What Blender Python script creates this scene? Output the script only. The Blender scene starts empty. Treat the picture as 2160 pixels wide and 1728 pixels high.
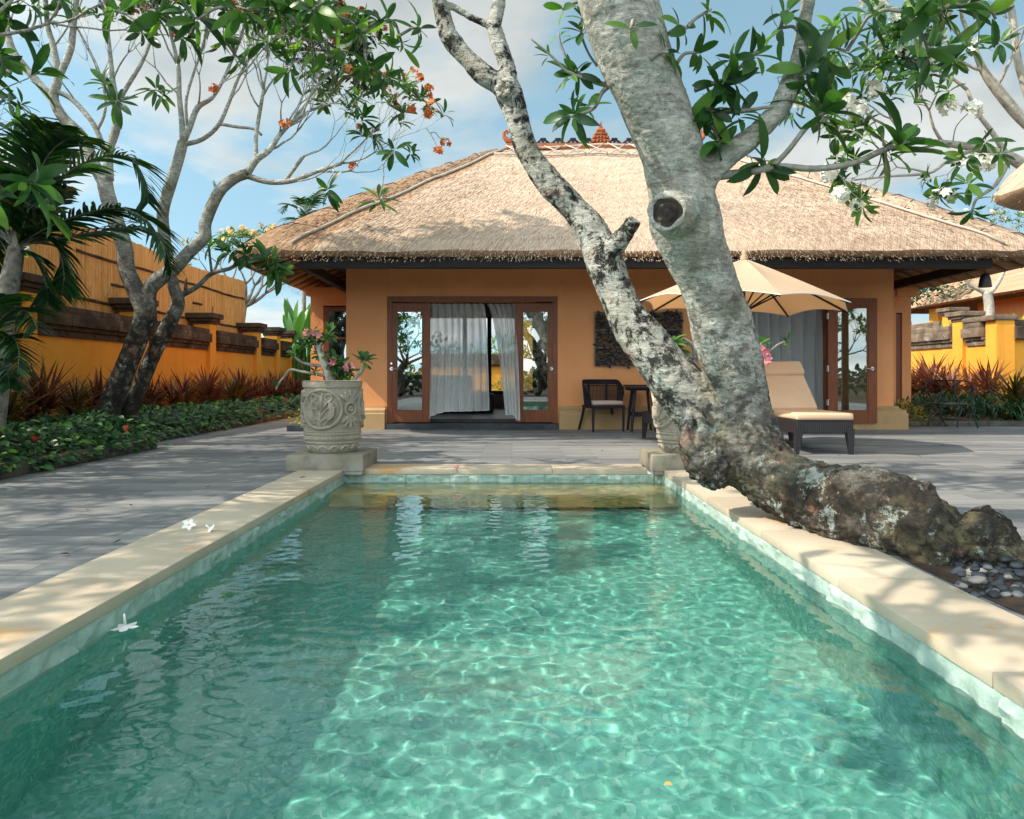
import bpy, bmesh, math, random
import numpy as np
from mathutils import Vector, Matrix, noise

R = math.radians
V = Vector
sc = bpy.context.scene
col = sc.collection

# ---------------------------------------------------------------- camera
FP, CX, CY, HE = 1560.0, 1080.0, 796.0, 0.9      # focal length (photo px), vanishing point, eye height
cam = bpy.data.cameras.new('camera')
cam.sensor_width = 36.0
cam.lens = 36.0 * FP / 2160.0
cam.shift_y = -(864.0 - CY) / 2160.0
cam.clip_start = 0.05
cam.clip_end = 3000
camo = bpy.data.objects.new('camera', cam)
col.objects.link(camo)
camo.location = (0, 0, HE)
camo.rotation_euler = (R(90), 0, 0)
sc.camera = camo

# ---------------------------------------------------------------- light
SUN = V((-0.96, -0.27, 0.98)).normalized()       # towards the sun
sun = bpy.data.lights.new('sun', 'SUN')
sun.energy = 5.0
sun.angle = R(0.5)
sun.color = (1.0, 0.90, 0.76)
sun.cycles.is_caustics_light = True
suno = bpy.data.objects.new('sun', sun)
col.objects.link(suno)
suno.rotation_euler = SUN.to_track_quat('Z', 'Y').to_euler()

w = bpy.data.worlds.new('World')
sc.world = w
w.use_nodes = True
wt = w.node_tree
bg = wt.nodes['Background']
bg.inputs['Strength'].default_value = 0.088
sky = wt.nodes.new('ShaderNodeTexSky')
sky.sky_type = 'NISHITA'
sky.sun_disc = False
sky.sun_elevation = math.asin(SUN.z)
sky.sun_rotation = math.atan2(SUN.x, SUN.y)
sky.air_density = 1.0
sky.dust_density = 1.6
tc = wt.nodes.new('ShaderNodeTexCoord')
sep = wt.nodes.new('ShaderNodeSeparateXYZ')
wt.links.new(tc.outputs['Generated'], sep.inputs[0])


def wmath(op, a, b=None):
    n = wt.nodes.new('ShaderNodeMath')
    n.operation = op
    for i, v in enumerate((a, b)):
        if v is None:
            continue
        if isinstance(v, (int, float)):
            n.inputs[i].default_value = v
        else:
            wt.links.new(v, n.inputs[i])
    return n.outputs[0]


zz = wmath('ADD', wmath('MAXIMUM', sep.outputs['Z'], 0.0), 0.22)
cmb = wt.nodes.new('ShaderNodeCombineXYZ')
wt.links.new(wmath('DIVIDE', sep.outputs['X'], zz), cmb.inputs[0])
wt.links.new(wmath('DIVIDE', sep.outputs['Y'], zz), cmb.inputs[1])
cn = wt.nodes.new('ShaderNodeTexNoise')
cn.inputs['Scale'].default_value = 1.15
cn.inputs['Detail'].default_value = 9
cn.inputs['Roughness'].default_value = 0.56
cn.inputs['Distortion'].default_value = 0.25
mp = wt.nodes.new('ShaderNodeMapping')
mp.inputs['Location'].default_value = (3.1, 0.7, 0.0)
wt.links.new(cmb.outputs[0], mp.inputs[0])
wt.links.new(mp.outputs[0], cn.inputs['Vector'])
cr = wt.nodes.new('ShaderNodeValToRGB')
cr.color_ramp.elements[0].position = 0.44
cr.color_ramp.elements[1].position = 0.55
wt.links.new(cn.outputs['Fac'], cr.inputs[0])
cn2 = wt.nodes.new('ShaderNodeTexNoise')
cn2.inputs['Scale'].default_value = 2.6
cn2.inputs['Detail'].default_value = 6
wt.links.new(mp.outputs[0], cn2.inputs['Vector'])
cr2 = wt.nodes.new('ShaderNodeValToRGB')
cr2.color_ramp.elements[0].position = 0.3
cr2.color_ramp.elements[0].color = (5.4, 5.9, 5.9, 1)
cr2.color_ramp.elements[1].position = 0.7
cr2.color_ramp.elements[1].color = (9.2, 9.4, 9.0, 1)
wt.links.new(cn2.outputs['Fac'], cr2.inputs[0])
mixc = wt.nodes.new('ShaderNodeMixRGB')
wt.links.new(wmath('MULTIPLY', cr.outputs['Color'], 0.93), mixc.inputs[0])
skm = wt.nodes.new('ShaderNodeMixRGB')            # hazy tropical air: pale blue
skm.inputs[0].default_value = 0.7
skm.inputs[2].default_value = (4.3, 7.4, 9.2, 1)
wt.links.new(sky.outputs[0], skm.inputs[1])
wt.links.new(skm.outputs[0], mixc.inputs[1])
wt.links.new(cr2.outputs['Color'], mixc.inputs[2])
dp = wt.nodes.new('ShaderNodeVectorMath')           # extra sky glow, added to lift the shaded facade
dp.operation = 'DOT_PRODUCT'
dp.inputs[1].default_value = (-.60, -.72, .34)      # aim of the added glow: low, behind and left of the view
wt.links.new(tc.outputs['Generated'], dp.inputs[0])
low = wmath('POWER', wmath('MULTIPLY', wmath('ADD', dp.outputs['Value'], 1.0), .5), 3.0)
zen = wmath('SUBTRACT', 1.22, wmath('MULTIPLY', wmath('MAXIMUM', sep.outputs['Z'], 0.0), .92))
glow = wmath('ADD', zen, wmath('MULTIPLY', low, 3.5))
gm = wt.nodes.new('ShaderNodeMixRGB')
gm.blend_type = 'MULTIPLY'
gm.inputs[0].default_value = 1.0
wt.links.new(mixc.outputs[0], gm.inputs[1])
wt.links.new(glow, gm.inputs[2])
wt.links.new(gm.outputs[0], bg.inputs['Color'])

sc.view_settings.view_transform = 'Standard'
sc.view_settings.look = 'None'
sc.view_settings.exposure = 0.23
sc.view_settings.gamma = 1.0
sc.cycles.use_denoising = True
sc.cycles.caustics_refractive = True
sc.cycles.caustics_reflective = False
sc.cycles.max_bounces = 10
sc.cycles.transparent_max_bounces = 16
sc.cycles.sample_clamp_indirect = 6.0


def at(px, py, Y):
    """the point at distance Y that the photo shows at pixel (px, py)"""
    return V(((px - CX) / FP * Y, Y, HE - (py - CY) / FP * Y))


def gx(px, Y):
    return (px - CX) / FP * Y


def gz(py, Y):
    return HE - (py - CY) / FP * Y


# ---------------------------------------------------------------- mesh helper
class MB:
    def __init__(s):
        s.v, s.f, s.m, s.uv = [], [], [], None

    def add(s, vs, fs, mi=0):
        o = len(s.v)
        s.v.extend([tuple(p) for p in vs])
        for f in fs:
            s.f.append(tuple(i + o for i in f))
            s.m.append(mi)

    def box(s, c, d, rot=None, bev=0.0, mi=0):
        """c centre, d full sizes; bevelled edges"""
        bm = bmesh.new()
        bmesh.ops.create_cube(bm, size=1.0)
        for q in bm.verts:
            q.co = V((q.co.x * d[0], q.co.y * d[1], q.co.z * d[2]))
        if bev > 0:
            bmesh.ops.bevel(bm, geom=bm.edges[:], offset=min(bev, min(d) * .45), segments=2, affect='EDGES', profile=.6)
        M_ = Matrix.Translation(V(c))
        if rot is not None:
            M_ = M_ @ rot
        s.bm(bm, M_, mi)

    def bm(s, bm, mat=None, mi=0):
        bm.verts.index_update()
        vs = [(mat @ q.co) if mat else q.co for q in bm.verts]
        s.add(vs, [[q.index for q in f.verts] for f in bm.faces], mi)
        bm.free()

    def b2(s, lo, hi, bev=0.0, mi=0):
        lo, hi = V(lo), V(hi)
        s.box((lo + hi) / 2, hi - lo, None, bev, mi)

    def tube(s, pts, rad, n=8, caps=True, mi=0, flat=None):
        pts = [V(p) for p in pts]
        k = len(pts)
        if not hasattr(rad, '__len__'):
            rad = [rad] * k
        up = None
        rings = []
        vs = []
        for i in range(k):
            t = (pts[min(i + 1, k - 1)] - pts[max(i - 1, 0)])
            if t.length < 1e-9:
                t = V((0, 0, 1))
            t.normalize()
            if up is None:
                up = t.orthogonal().normalized()
            up = (up - t * up.dot(t))
            if up.length < 1e-6:
                up = t.orthogonal()
            up.normalize()
            sd = t.cross(up)
            for j in range(n):
                a = 2 * math.pi * j / n
                vs.append(pts[i] + (up * math.cos(a) + sd * math.sin(a)) * rad[i])
        fs = []
        for i in range(k - 1):
            for j in range(n):
                j2 = (j + 1) % n
                fs.append((i * n + j, i * n + j2, (i + 1) * n + j2, (i + 1) * n + j))
        if caps:
            fs.append(tuple(range(n))[::-1])
            fs.append(tuple(range((k - 1) * n, k * n)))
        s.add(vs, fs, mi)

    def lathe(s, prof, c=(0, 0, 0), n=32, mi=0, caps=True):
        vs, fs = [], []
        k = len(prof)
        for r, z in prof:
            for j in range(n):
                a = 2 * math.pi * j / n
                vs.append((c[0] + r * math.cos(a), c[1] + r * math.sin(a), c[2] + z))
        for i in range(k - 1):
            for j in range(n):
                j2 = (j + 1) % n
                fs.append((i * n + j, i * n + j2, (i + 1) * n + j2, (i + 1) * n + j))
        if caps:
            fs.append(tuple(range(n))[::-1])
            fs.append(tuple(range((k - 1) * n, k * n)))
        s.add(vs, fs, mi)

    def prism(s, poly, axis, a, b, mi=0):
        """poly of 2-D points extruded along axis ('x','y','z') from a to b"""
        def mk(p, h):
            return {'x': (h, p[0], p[1]), 'y': (p[0], h, p[1]), 'z': (p[0], p[1], h)}[axis]
        n = len(poly)
        vs = [mk(p, a) for p in poly] + [mk(p, b) for p in poly]
        fs = [tuple(range(n))[::-1], tuple(range(n, 2 * n))]
        for i in range(n):
            j = (i + 1) % n
            fs.append((i, j, n + j, n + i))
        s.add(vs, fs, mi)

    def grid(s, fn, nu, nv, mi=0):
        vs = [fn(i / nu, j / nv) for j in range(nv + 1) for i in range(nu + 1)]
        fs = [(j * (nu + 1) + i, j * (nu + 1) + i + 1, (j + 1) * (nu + 1) + i + 1, (j + 1) * (nu + 1) + i)
              for j in range(nv) for i in range(nu)]
        s.add(vs, fs, mi)

    def build(s, name, mats, parent=None, smooth=False, world=True, fix=False):
        me = bpy.data.meshes.new(name)
        vs = s.v
        if parent is not None and world:
            o = parent.matrix_world_loc if hasattr(parent, 'matrix_world_loc') else wloc(parent)
            vs = [(a - o[0], b - o[1], c - o[2]) for a, b, c in vs]
        me.from_pydata(vs, [], s.f)
        if not isinstance(mats, (list, tuple)):
            mats = [mats]
        for m in mats:
            me.materials.append(m)
        if len(mats) > 1:
            me.polygons.foreach_set('material_index', s.m)
        if fix:
            bm = bmesh.new()
            bm.from_mesh(me)
            bmesh.ops.recalc_face_normals(bm, faces=bm.faces[:])
            bm.to_mesh(me)
            bm.free()
        if smooth:
            me.polygons.foreach_set('use_smooth', [True] * len(me.polygons))
            if smooth != True:
                me.set_sharp_from_angle(angle=R(smooth))
        me.update()
        ob = bpy.data.objects.new(name, me)
        col.objects.link(ob)
        if parent is not None:
            ob.parent = parent
        return ob


def wloc(o):
    l = V((0, 0, 0))
    while o is not None:
        l += V(o.location)
        o = o.parent
    return l


def tag(o, label=None, cat=None, group=None, kind=None):
    if label: o['label'] = label
    if cat: o['category'] = cat
    if group: o['group'] = group
    if kind: o['kind'] = kind
    return o


def thing(name, label, cat, loc=(0, 0, 0), group=None, rz=0.0):
    o = bpy.data.objects.new(name, None)
    o.empty_display_size = .1
    col.objects.link(o)
    o.location = loc
    o.rotation_euler = (0, 0, rz)
    return tag(o, label, cat, group)


def copy_tree(o, parent=None):
    c = o.copy()
    col.objects.link(c)
    if parent is not None:
        c.parent = parent
    for ch in list(o.children):
        copy_tree(ch, c)
    return c


# ---------------------------------------------------------------- materials
def newmat(name):
    m = bpy.data.materials.new(name)
    m.use_nodes = True
    return m, m.node_tree, m.node_tree.nodes['Principled BSDF']


def setin(nt, sock, v):
    if hasattr(v, 'is_output') or isinstance(v, bpy.types.NodeSocket):
        nt.links.new(v, sock)
    elif isinstance(v, (tuple, list)):
        if len(v) == 3 and sock.type == 'RGBA':
            v = (*v, 1)
        sock.default_value = v
    else:
        sock.default_value = v


def nd(nt, typ, ins={}, out=0, **attrs):
    n = nt.nodes.new(typ)
    for k, v in attrs.items():
        setattr(n, k, v)
    for k, v in ins.items():
        setin(nt, n.inputs[k], v)
    return n.outputs[out]


def mth(nt, op, a, b=0.0, c=0.0, clamp=False):
    n = nt.nodes.new('ShaderNodeMath')
    n.operation = op
    n.use_clamp = clamp
    for i, v in enumerate((a, b, c)):
        setin(nt, n.inputs[i], v)
    return n.outputs[0]


def ramp(nt, fac, stops):
    n = nt.nodes.new('ShaderNodeValToRGB')
    e = n.color_ramp.elements
    while len(e) < len(stops):
        e.new(0.5)
    for i, (p, c) in enumerate(stops):
        e[i].position = p
        e[i].color = (*c, 1) if len(c) == 3 else c
    nt.links.new(fac, n.inputs[0])
    return n.outputs[0]


def mixc_(nt, fac, a, b, mode='MIX'):
    n = nt.nodes.new('ShaderNodeMixRGB')
    n.blend_type = mode
    setin(nt, n.inputs[0], fac)
    setin(nt, n.inputs[1], a)
    setin(nt, n.inputs[2], b)
    return n.outputs[0]


def coords(nt, kind='Object', scale=(1, 1, 1), loc=(0, 0, 0), rot=(0, 0, 0)):
    t = nt.nodes.new('ShaderNodeTexCoord')
    m = nt.nodes.new('ShaderNodeMapping')
    m.inputs['Scale'].default_value = scale
    m.inputs['Location'].default_value = loc
    m.inputs['Rotation'].default_value = rot
    nt.links.new(t.outputs[kind], m.inputs[0])
    return m.outputs[0]


def nz(nt, vec, scale, detail=5, rough=.55, dist=0.0):
    return nd(nt, 'ShaderNodeTexNoise', {'Vector': vec, 'Scale': scale, 'Detail': detail, 'Roughness': rough,
                                         'Distortion': dist})


def bump(nt, b, h, strength=.3, dist=.01, prev=None):
    n = nt.nodes.new('ShaderNodeBump')
    n.inputs['Strength'].default_value = strength
    n.inputs['Distance'].default_value = dist
    nt.links.new(h, n.inputs['Height'])
    if prev is not None:
        nt.links.new(prev, n.inputs['Normal'])
    if b is not None:
        nt.links.new(n.outputs[0], b.inputs['Normal'])
    return n.outputs[0]


def pm(name, stops, scale=5, detail=6, rough=.8, bmp=.3, bscale=None, bdist=.01, stretch=(1, 1, 1), spec=.3,
       coord='Object', layers=(), metal=0.0):
    """noise-coloured surface with patches: layers = (scale, lo, hi, colour)"""
    m, nt, b = newmat(name)
    vec = coords(nt, coord, stretch)
    c = ramp(nt, nz(nt, vec, scale, detail), stops)
    for k, (s_, lo, hi, cc) in enumerate(layers):
        f = nz(nt, coords(nt, coord, stretch, loc=(7.3 * (k + 1), 3.1, 1.7)), s_, 7, .6)
        c = mixc_(nt, ramp(nt, f, [(lo, (0, 0, 0)), (hi, (1, 1, 1))]), c, cc)
    nt.links.new(c, b.inputs['Base Color'])
    b.inputs['Roughness'].default_value = rough
    b.inputs['Specular IOR Level'].default_value = spec
    b.inputs['Metallic'].default_value = metal
    if bmp:
        bump(nt, b, nz(nt, vec, bscale or scale * 6, 6, .6), bmp, bdist)
    return m


def leafmat(name, stops, trans=.35, rough=.38, spec=.45, tint=(1.5, 1.7, .55)):
    """leaf: colour differs from leaf to leaf; lets some light through"""
    m, nt, b = newmat(name)
    g = nt.nodes.new('ShaderNodeNewGeometry')
    c = ramp(nt, g.outputs['Random Per Island'], stops)
    c = mixc_(nt, .25, c, ramp(nt, nz(nt, coords(nt), 30, 3), [(.3, (.6, .6, .6)), (.7, (1.25, 1.25, 1.25))]), 'MULTIPLY')
    nt.links.new(c, b.inputs['Base Color'])
    b.inputs['Roughness'].default_value = rough
    b.inputs['Specular IOR Level'].default_value = spec
    tr = nt.nodes.new('ShaderNodeBsdfTranslucent')
    nt.links.new(mixc_(nt, 1.0, c, tint, 'MULTIPLY'), tr.inputs[0])
    mx = nt.nodes.new('ShaderNodeMixShader')
    mx.inputs[0].default_value = trans
    nt.links.new(b.outputs[0], mx.inputs[1])
    nt.links.new(tr.outputs[0], mx.inputs[2])
    nt.links.new(mx.outputs[0], nt.nodes['Material Output'].inputs[0])
    return m


MT = {}
def m_plaster(name, c1, c2, cst, cdirt, zd=.45):
    """rendered wall: trowel clouds, faint rain streaks, splashed dirt at its foot"""
    m, nt, b = newmat(name)
    v = coords(nt)
    c = ramp(nt, nz(nt, v, 1.3, 7, .6), [(.3, c1), (.7, c2)])
    c = mixc_(nt, ramp(nt, nz(nt, coords(nt, 'Object', (7, 7, .35)), 1.0, 6, .6), [(.54, (0, 0, 0)), (.78, (.42, .42, .42))]), c, cst)
    c = mixc_(nt, ramp(nt, nz(nt, coords(nt, 'Object', loc=(4, 2, 9)), 3.3, 7, .65), [(.58, (0, 0, 0)), (.76, (.35, .35, .35))]), c, cst)
    g = nt.nodes.new('ShaderNodeNewGeometry')
    z = nd(nt, 'ShaderNodeSeparateXYZ', {0: g.outputs['Position']}, 2)
    f = mth(nt, 'SUBTRACT', 1.0, mth(nt, 'DIVIDE', z, zd), clamp=True)
    f = mth(nt, 'MULTIPLY', f, ramp(nt, nz(nt, v, 4, 7, .65), [(.35, (0, 0, 0)), (.7, (1, 1, 1))]))
    c = mixc_(nt, mth(nt, 'MULTIPLY', f, .8), c, cdirt)
    nt.links.new(c, b.inputs['Base Color'])
    b.inputs['Roughness'].default_value = .88
    b.inputs['Specular IOR Level'].default_value = .25
    n1 = bump(nt, None, nz(nt, v, 4, 5, .6), .25, .02)
    bump(nt, b, nz(nt, v, 70, 6, .6), .2, .005, n1)
    return m


MT['plaster'] = m_plaster('plaster_salmon', (.82, .345, .14), (.90, .395, .17), (.70, .28, .11), (.44, .25, .13))
MT['plinth'] = pm('plinth_tan', [(.35, (.46, .29, .14)), (.65, (.52, .34, .17))], 1.6, 5, .85, .12, 60, .004,
                  layers=[(2.2, .58, .75, (.34, .20, .09))])
MT['yellow'] = m_plaster('yellow_plaster', (.80, .325, .035), (.90, .41, .06), (.60, .22, .03), (.30, .15, .05), .7)
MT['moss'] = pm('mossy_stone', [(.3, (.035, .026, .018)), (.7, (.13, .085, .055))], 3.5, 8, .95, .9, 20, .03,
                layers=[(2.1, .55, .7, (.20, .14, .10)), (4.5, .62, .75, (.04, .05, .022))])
MT['moss_lit'] = pm('mossy_stone_lit', [(.3, (.10, .075, .055)), (.7, (.27, .19, .13))], 3.5, 8, .95, .9, 20, .03,  # brighter copy of the mossy stone, sunlight put into its colour
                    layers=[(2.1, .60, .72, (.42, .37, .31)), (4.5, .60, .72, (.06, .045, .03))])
MT['bed_kerb'] = pm('mossy_kerb_stone', [(.3, (.07, .06, .05)), (.7, (.17, .15, .125))], 3, 8, .95, .6, 25, .02,
                    layers=[(2.2, .5, .68, (.05, .055, .025)), (5, .6, .7, (.11, .06, .03))])
MT['pedestal'] = pm('pedestal_stone', [(.3, (.20, .18, .14)), (.7, (.32, .28, .21))], 9, 8, .9, .5, 90, .006,
                    layers=[(2.4, .55, .68, (.12, .115, .10)), (1.6, .6, .72, (.36, .33, .29))])
MT['pot'] = pm('carved_stone', [(.3, (.27, .235, .185)), (.7, (.42, .365, .285))], 5, 8, .92, .5, 70, .006,
               layers=[(3.1, .56, .70, (.19, .165, .13)), (6, .62, .74, (.50, .45, .36))])
MT['sandstone'] = pm('coping_sandstone', [(.35, (.47, .385, .285)), (.65, (.57, .48, .365))], 1.4, 6, .6, .12, 40, .004,
                     layers=[(.85, .58, .64, (.56, .345, .16)), (3.5, .66, .74, (.48, .37, .26)), (.6, .63, .645, (.50, .30, .13)), (38, .70, .74, (.30, .23, .16)), (7, .66, .80, (.40, .33, .25))])
MT['soil'] = pm('soil', [(.3, (.035, .022, .014)), (.7, (.09, .058, .038))], 6, 8, .95, .8, 40, .02)
MT['darkwood'] = pm('dark_wood', [(.3, (.012, .010, .012)), (.7, (.03, .024, .024))], 4, 6, .6, .2, 30, .004, stretch=(1, 1, 6))
MT['doorwood'] = pm('door_wood', [(.3, (.17, .045, .014)), (.7, (.26, .075, .022))], 3, 7, .42, .12, 20, .003, stretch=(12, 12, 1.2), spec=.4)
MT['wicker'] = None
MT['metal'] = pm('black_metal', [(.3, (.012, .012, .014)), (.7, (.022, .022, .025))], 9, 3, .45, .05, spec=.5)
MT['chrome'] = pm('chrome', [(.4, (.72, .72, .72)), (.6, (.8, .8, .8))], 3, 2, .18, 0, metal=1.0)
MT['cushion'] = pm('cushion_fabric', [(.3, (.72, .485, .31)), (.7, (.78, .54, .36))], 3, 5, .9, .25, 500, .002)
MT['cushion_pale'] = pm('chair_cushion_fabric', [(.3, (.52, .38, .31)), (.7, (.60, .45, .37))], 3, 5, .9, .25, 400, .002)
MT['canopy'] = pm('canopy_fabric', [(.3, (.62, .455, .32)), (.7, (.66, .50, .345))], 2, 5, .9, .15, 400, .001)
_m = MT['canopy']
_nt = _m.node_tree
_t = _nt.nodes.new('ShaderNodeBsdfTranslucent')
_t.inputs[0].default_value = (.78, .40, .15, 1)
_x = _nt.nodes.new('ShaderNodeMixShader')
_x.inputs[0].default_value = .30
_nt.links.new(_nt.nodes['Principled BSDF'].outputs[0], _x.inputs[1])
_nt.links.new(_t.outputs[0], _x.inputs[2])
_nt.links.new(_x.outputs[0], _nt.nodes['Material Output'].inputs[0])
MT['canewood'] = pm('black_cane', [(.3, (.008, .008, .014)), (.7, (.018, .017, .026))], 12, 4, .55, .2, 60, .003)
MT['terracotta'] = pm('terracotta', [(.3, (.30, .085, .035)), (.7, (.45, .15, .06))], 8, 6, .9, .5, 50, .01)
MT['bamboo_pole'] = pm('bamboo_pole', [(.3, (.40, .34, .28)), (.7, (.58, .50, .42))], 8, 5, .7, .2, 40, .004)
MT['rafter'] = pm('rafter_bamboo', [(.3, (.26, .13, .055)), (.7, (.40, .21, .09))], 6, 5, .6, .2, 30, .004)
MT['room'] = pm('room_wall', [(.3, (.30, .22, .16)), (.7, (.36, .27, .20))], 2, 3, .9, 0)
MT['roomfloor'] = pm('room_floor', [(.3, (.05, .04, .035)), (.7, (.08, .065, .055))], 2, 3, .35, 0)
MT['blackstone'] = pm('black_stone', [(.3, (.03, .034, .04)), (.7, (.07, .075, .085))], 5, 6, .6, .3, 40, .005)
MT['pebble_grey'] = None


def m_terrace():
    m, nt, b = newmat('terrace_stone')
    v = coords(nt, 'Object')
    br = nt.nodes.new('ShaderNodeTexBrick')
    br.offset = .37
    br.inputs['Scale'].default_value = 1.0
    br.inputs['Brick Width'].default_value = .95
    br.inputs['Row Height'].default_value = .21
    br.inputs['Mortar Size'].default_value = .0035
    br.inputs['Mortar Smooth'].default_value = .3
    br.inputs['Color1'].default_value = (.15, .156, .164, 1)
    br.inputs['Color2'].default_value = (.275, .273, .265, 1)
    br.inputs['Mortar'].default_value = (.10, .10, .10, 1)
    nt.links.new(v, br.inputs['Vector'])
    c = mixc_(nt, .8, br.outputs['Color'], ramp(nt, nz(nt, coords(nt, 'Object', (.35, 2.2, 1)), 3.2, 9, .68), [(.28, (.58, .58, .6)), (.72, (1.22, 1.2, 1.17))]), 'MULTIPLY')
    c = mixc_(nt, ramp(nt, nz(nt, v, .9, 8, .62), [(.54, (0, 0, 0)), (.72, (.55, .55, .55))]), c, (.17, .165, .16))
    c = mixc_(nt, ramp(nt, nz(nt, v, 42, 3, .5), [(.70, (0, 0, 0)), (.74, (.5, .5, .5))]), c, (.11, .105, .10))
    nt.links.new(c, b.inputs['Base Color'])
    nt.links.new(ramp(nt, nz(nt, v, 5, 6), [(.3, (.55,) * 3), (.7, (.8,) * 3)]), b.inputs['Roughness'])
    h = mixc_(nt, .35, br.outputs['Fac'], nz(nt, v, 60, 5))
    n1 = bump(nt, None, nz(nt, v, 70, 6, .6), .25, .004)
    inv = mth(nt, 'SUBTRACT', 1.0, br.outputs['Fac'])
    bump(nt, b, inv, .5, .004, n1)
    return m


MT['terrace'] = m_terrace()


def m_pooltile(name, c1, c2, scale=1.0, w_=.15, h_=.15, rot=(0, 0, 0)):
    """green Sukabumi-type stone tiles, uneven from tile to tile"""
    m, nt, b = newmat(name)
    v = coords(nt, 'Object', rot=rot)
    br = nt.nodes.new('ShaderNodeTexBrick')
    br.offset = 0.0
    br.inputs['Scale'].default_value = scale
    br.inputs['Brick Width'].default_value = w_
    br.inputs['Row Height'].default_value = h_
    br.inputs['Mortar Size'].default_value = .0025
    br.inputs['Color1'].default_value = (*c1, 1)
    br.inputs['Color2'].default_value = (*c2, 1)
    br.inputs['Mortar'].default_value = (c1[0] * .88, c1[1] * .88, c1[2] * .88, 1)
    nt.links.new(v, br.inputs['Vector'])
    c = mixc_(nt, .75, br.outputs['Color'], ramp(nt, nz(nt, v, 9, 8, .65), [(.3, (.68, .72, .74)), (.7, (1.22, 1.18, 1.14))]), 'MULTIPLY')
    c = mixc_(nt, ramp(nt, nz(nt, v, 3.7, 7, .6), [(.62, (0, 0, 0)), (.74, (.45, .45, .45))]), c, (.30, .25, .16))
    nt.links.new(c, b.inputs['Base Color'])
    b.inputs['Roughness'].default_value = .75
    b.inputs['Specular IOR Level'].default_value = .25
    bump(nt, b, nz(nt, v, 26, 7, .6), .55, .015)
    return m


MT['pooltile'] = m_pooltile('green_pool_tile', (.075, .40, .31), (.13, .49, .385))
def m_floor():
    m, nt, b = newmat('pool_floor_mosaic')
    v = coords(nt)
    vo = nd(nt, 'ShaderNodeTexVoronoi', {'Vector': v, 'Scale': 48.0}, 1, feature='F1', distance='CHEBYCHEV')
    k = nd(nt, 'ShaderNodeSeparateXYZ', {0: vo}, 0)
    c = ramp(nt, k, [(0, (.11, .37, .305)), (.5, (.145, .44, .365)), (.85, (.19, .50, .42)), (1, (.29, .56, .49))])
    c = mixc_(nt, .6, c, ramp(nt, nz(nt, v, 1.7, 7, .6), [(.3, (.72, .78, .8)), (.7, (1.18, 1.12, 1.1))]), 'MULTIPLY')
    nt.links.new(c, b.inputs['Base Color'])
    b.inputs['Roughness'].default_value = .8
    b.inputs['Specular IOR Level'].default_value = .2
    return m


MT['pooltile'] = m_floor()
MT['poolwall'] = m_pooltile('green_wall_tile', (.30, .43, .375), (.43, .53, .47), rot=(R(90), 0, 0))
MT['poolwall_side'] = m_pooltile('green_side_tile', (.30, .43, .375), (.43, .53, .47), rot=(R(90), 0, R(90)))
MT['ledge'] = pm('ledge_sandstone', [(.3, (.62, .42, .14)), (.7, (.76, .55, .24))], 2.2, 7, .8, .3, 30, .006,
                 layers=[(1.6, .5, .65, (.22, .33, .22))])


def m_water():
    m, nt, b = newmat('pool_water')
    nt.nodes.remove(b)
    g = nt.nodes.new('ShaderNodeBsdfGlass')
    g.inputs['IOR'].default_value = 1.333
    g.inputs['Roughness'].default_value = 0.0
    g.inputs['Color'].default_value = (.95, 1.0, .985, 1)
    nt.links.new(g.outputs[0], nt.nodes['Material Output'].inputs[0])
    return m


MT['water'] = m_water()


def m_glass(name='door_glass'):
    """pane: mostly see-through, reflecting more at a slant"""
    m, nt, b = newmat(name)
    nt.nodes.remove(b)
    t = nt.nodes.new('ShaderNodeBsdfTransparent')
    t.inputs[0].default_value = (.72, .86, .86, 1)
    g = nt.nodes.new('ShaderNodeBsdfGlossy')
    g.inputs['Roughness'].default_value = 0.01
    f = nt.nodes.new('ShaderNodeFresnel')
    f.inputs['IOR'].default_value = 1.5
    mx = nt.nodes.new('ShaderNodeMixShader')
    nt.links.new(mth(nt, 'MINIMUM', mth(nt, 'ADD', mth(nt, 'MULTIPLY', f.outputs[0], 2.0), .22), 1.0), mx.inputs[0])
    nt.links.new(t.outputs[0], mx.inputs[1])
    nt.links.new(g.outputs[0], mx.inputs[2])
    nt.links.new(mx.outputs[0], nt.nodes['Material Output'].inputs[0])
    return m


MT['glass'] = m_glass()


def m_sheer():
    m, nt, b = newmat('sheer_cloth')
    b.inputs['Base Color'].default_value = (.93, .94, .93, 1)
    b.inputs['Roughness'].default_value = .9
    b.inputs['Specular IOR Level'].default_value = .1
    tl = nt.nodes.new('ShaderNodeBsdfTranslucent')
    tl.inputs[0].default_value = (.93, .94, .93, 1)
    a = nt.nodes.new('ShaderNodeMixShader')
    a.inputs[0].default_value = .5
    nt.links.new(b.outputs[0], a.inputs[1])
    nt.links.new(tl.outputs[0], a.inputs[2])
    t = nt.nodes.new('ShaderNodeBsdfTransparent')
    mx = nt.nodes.new('ShaderNodeMixShader')
    lw = nt.nodes.new('ShaderNodeLayerWeight')
    lw.inputs['Blend'].default_value = .45
    nt.links.new(mth(nt, 'ADD', mth(nt, 'MULTIPLY', lw.outputs['Facing'], .40), .58, clamp=True), mx.inputs[0])
    nt.links.new(t.outputs[0], mx.inputs[1])
    nt.links.new(a.outputs[0], mx.inputs[2])
    nt.links.new(mx.outputs[0], nt.nodes['Material Output'].inputs[0])
    return m


MT['sheer'] = m_sheer()


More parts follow.
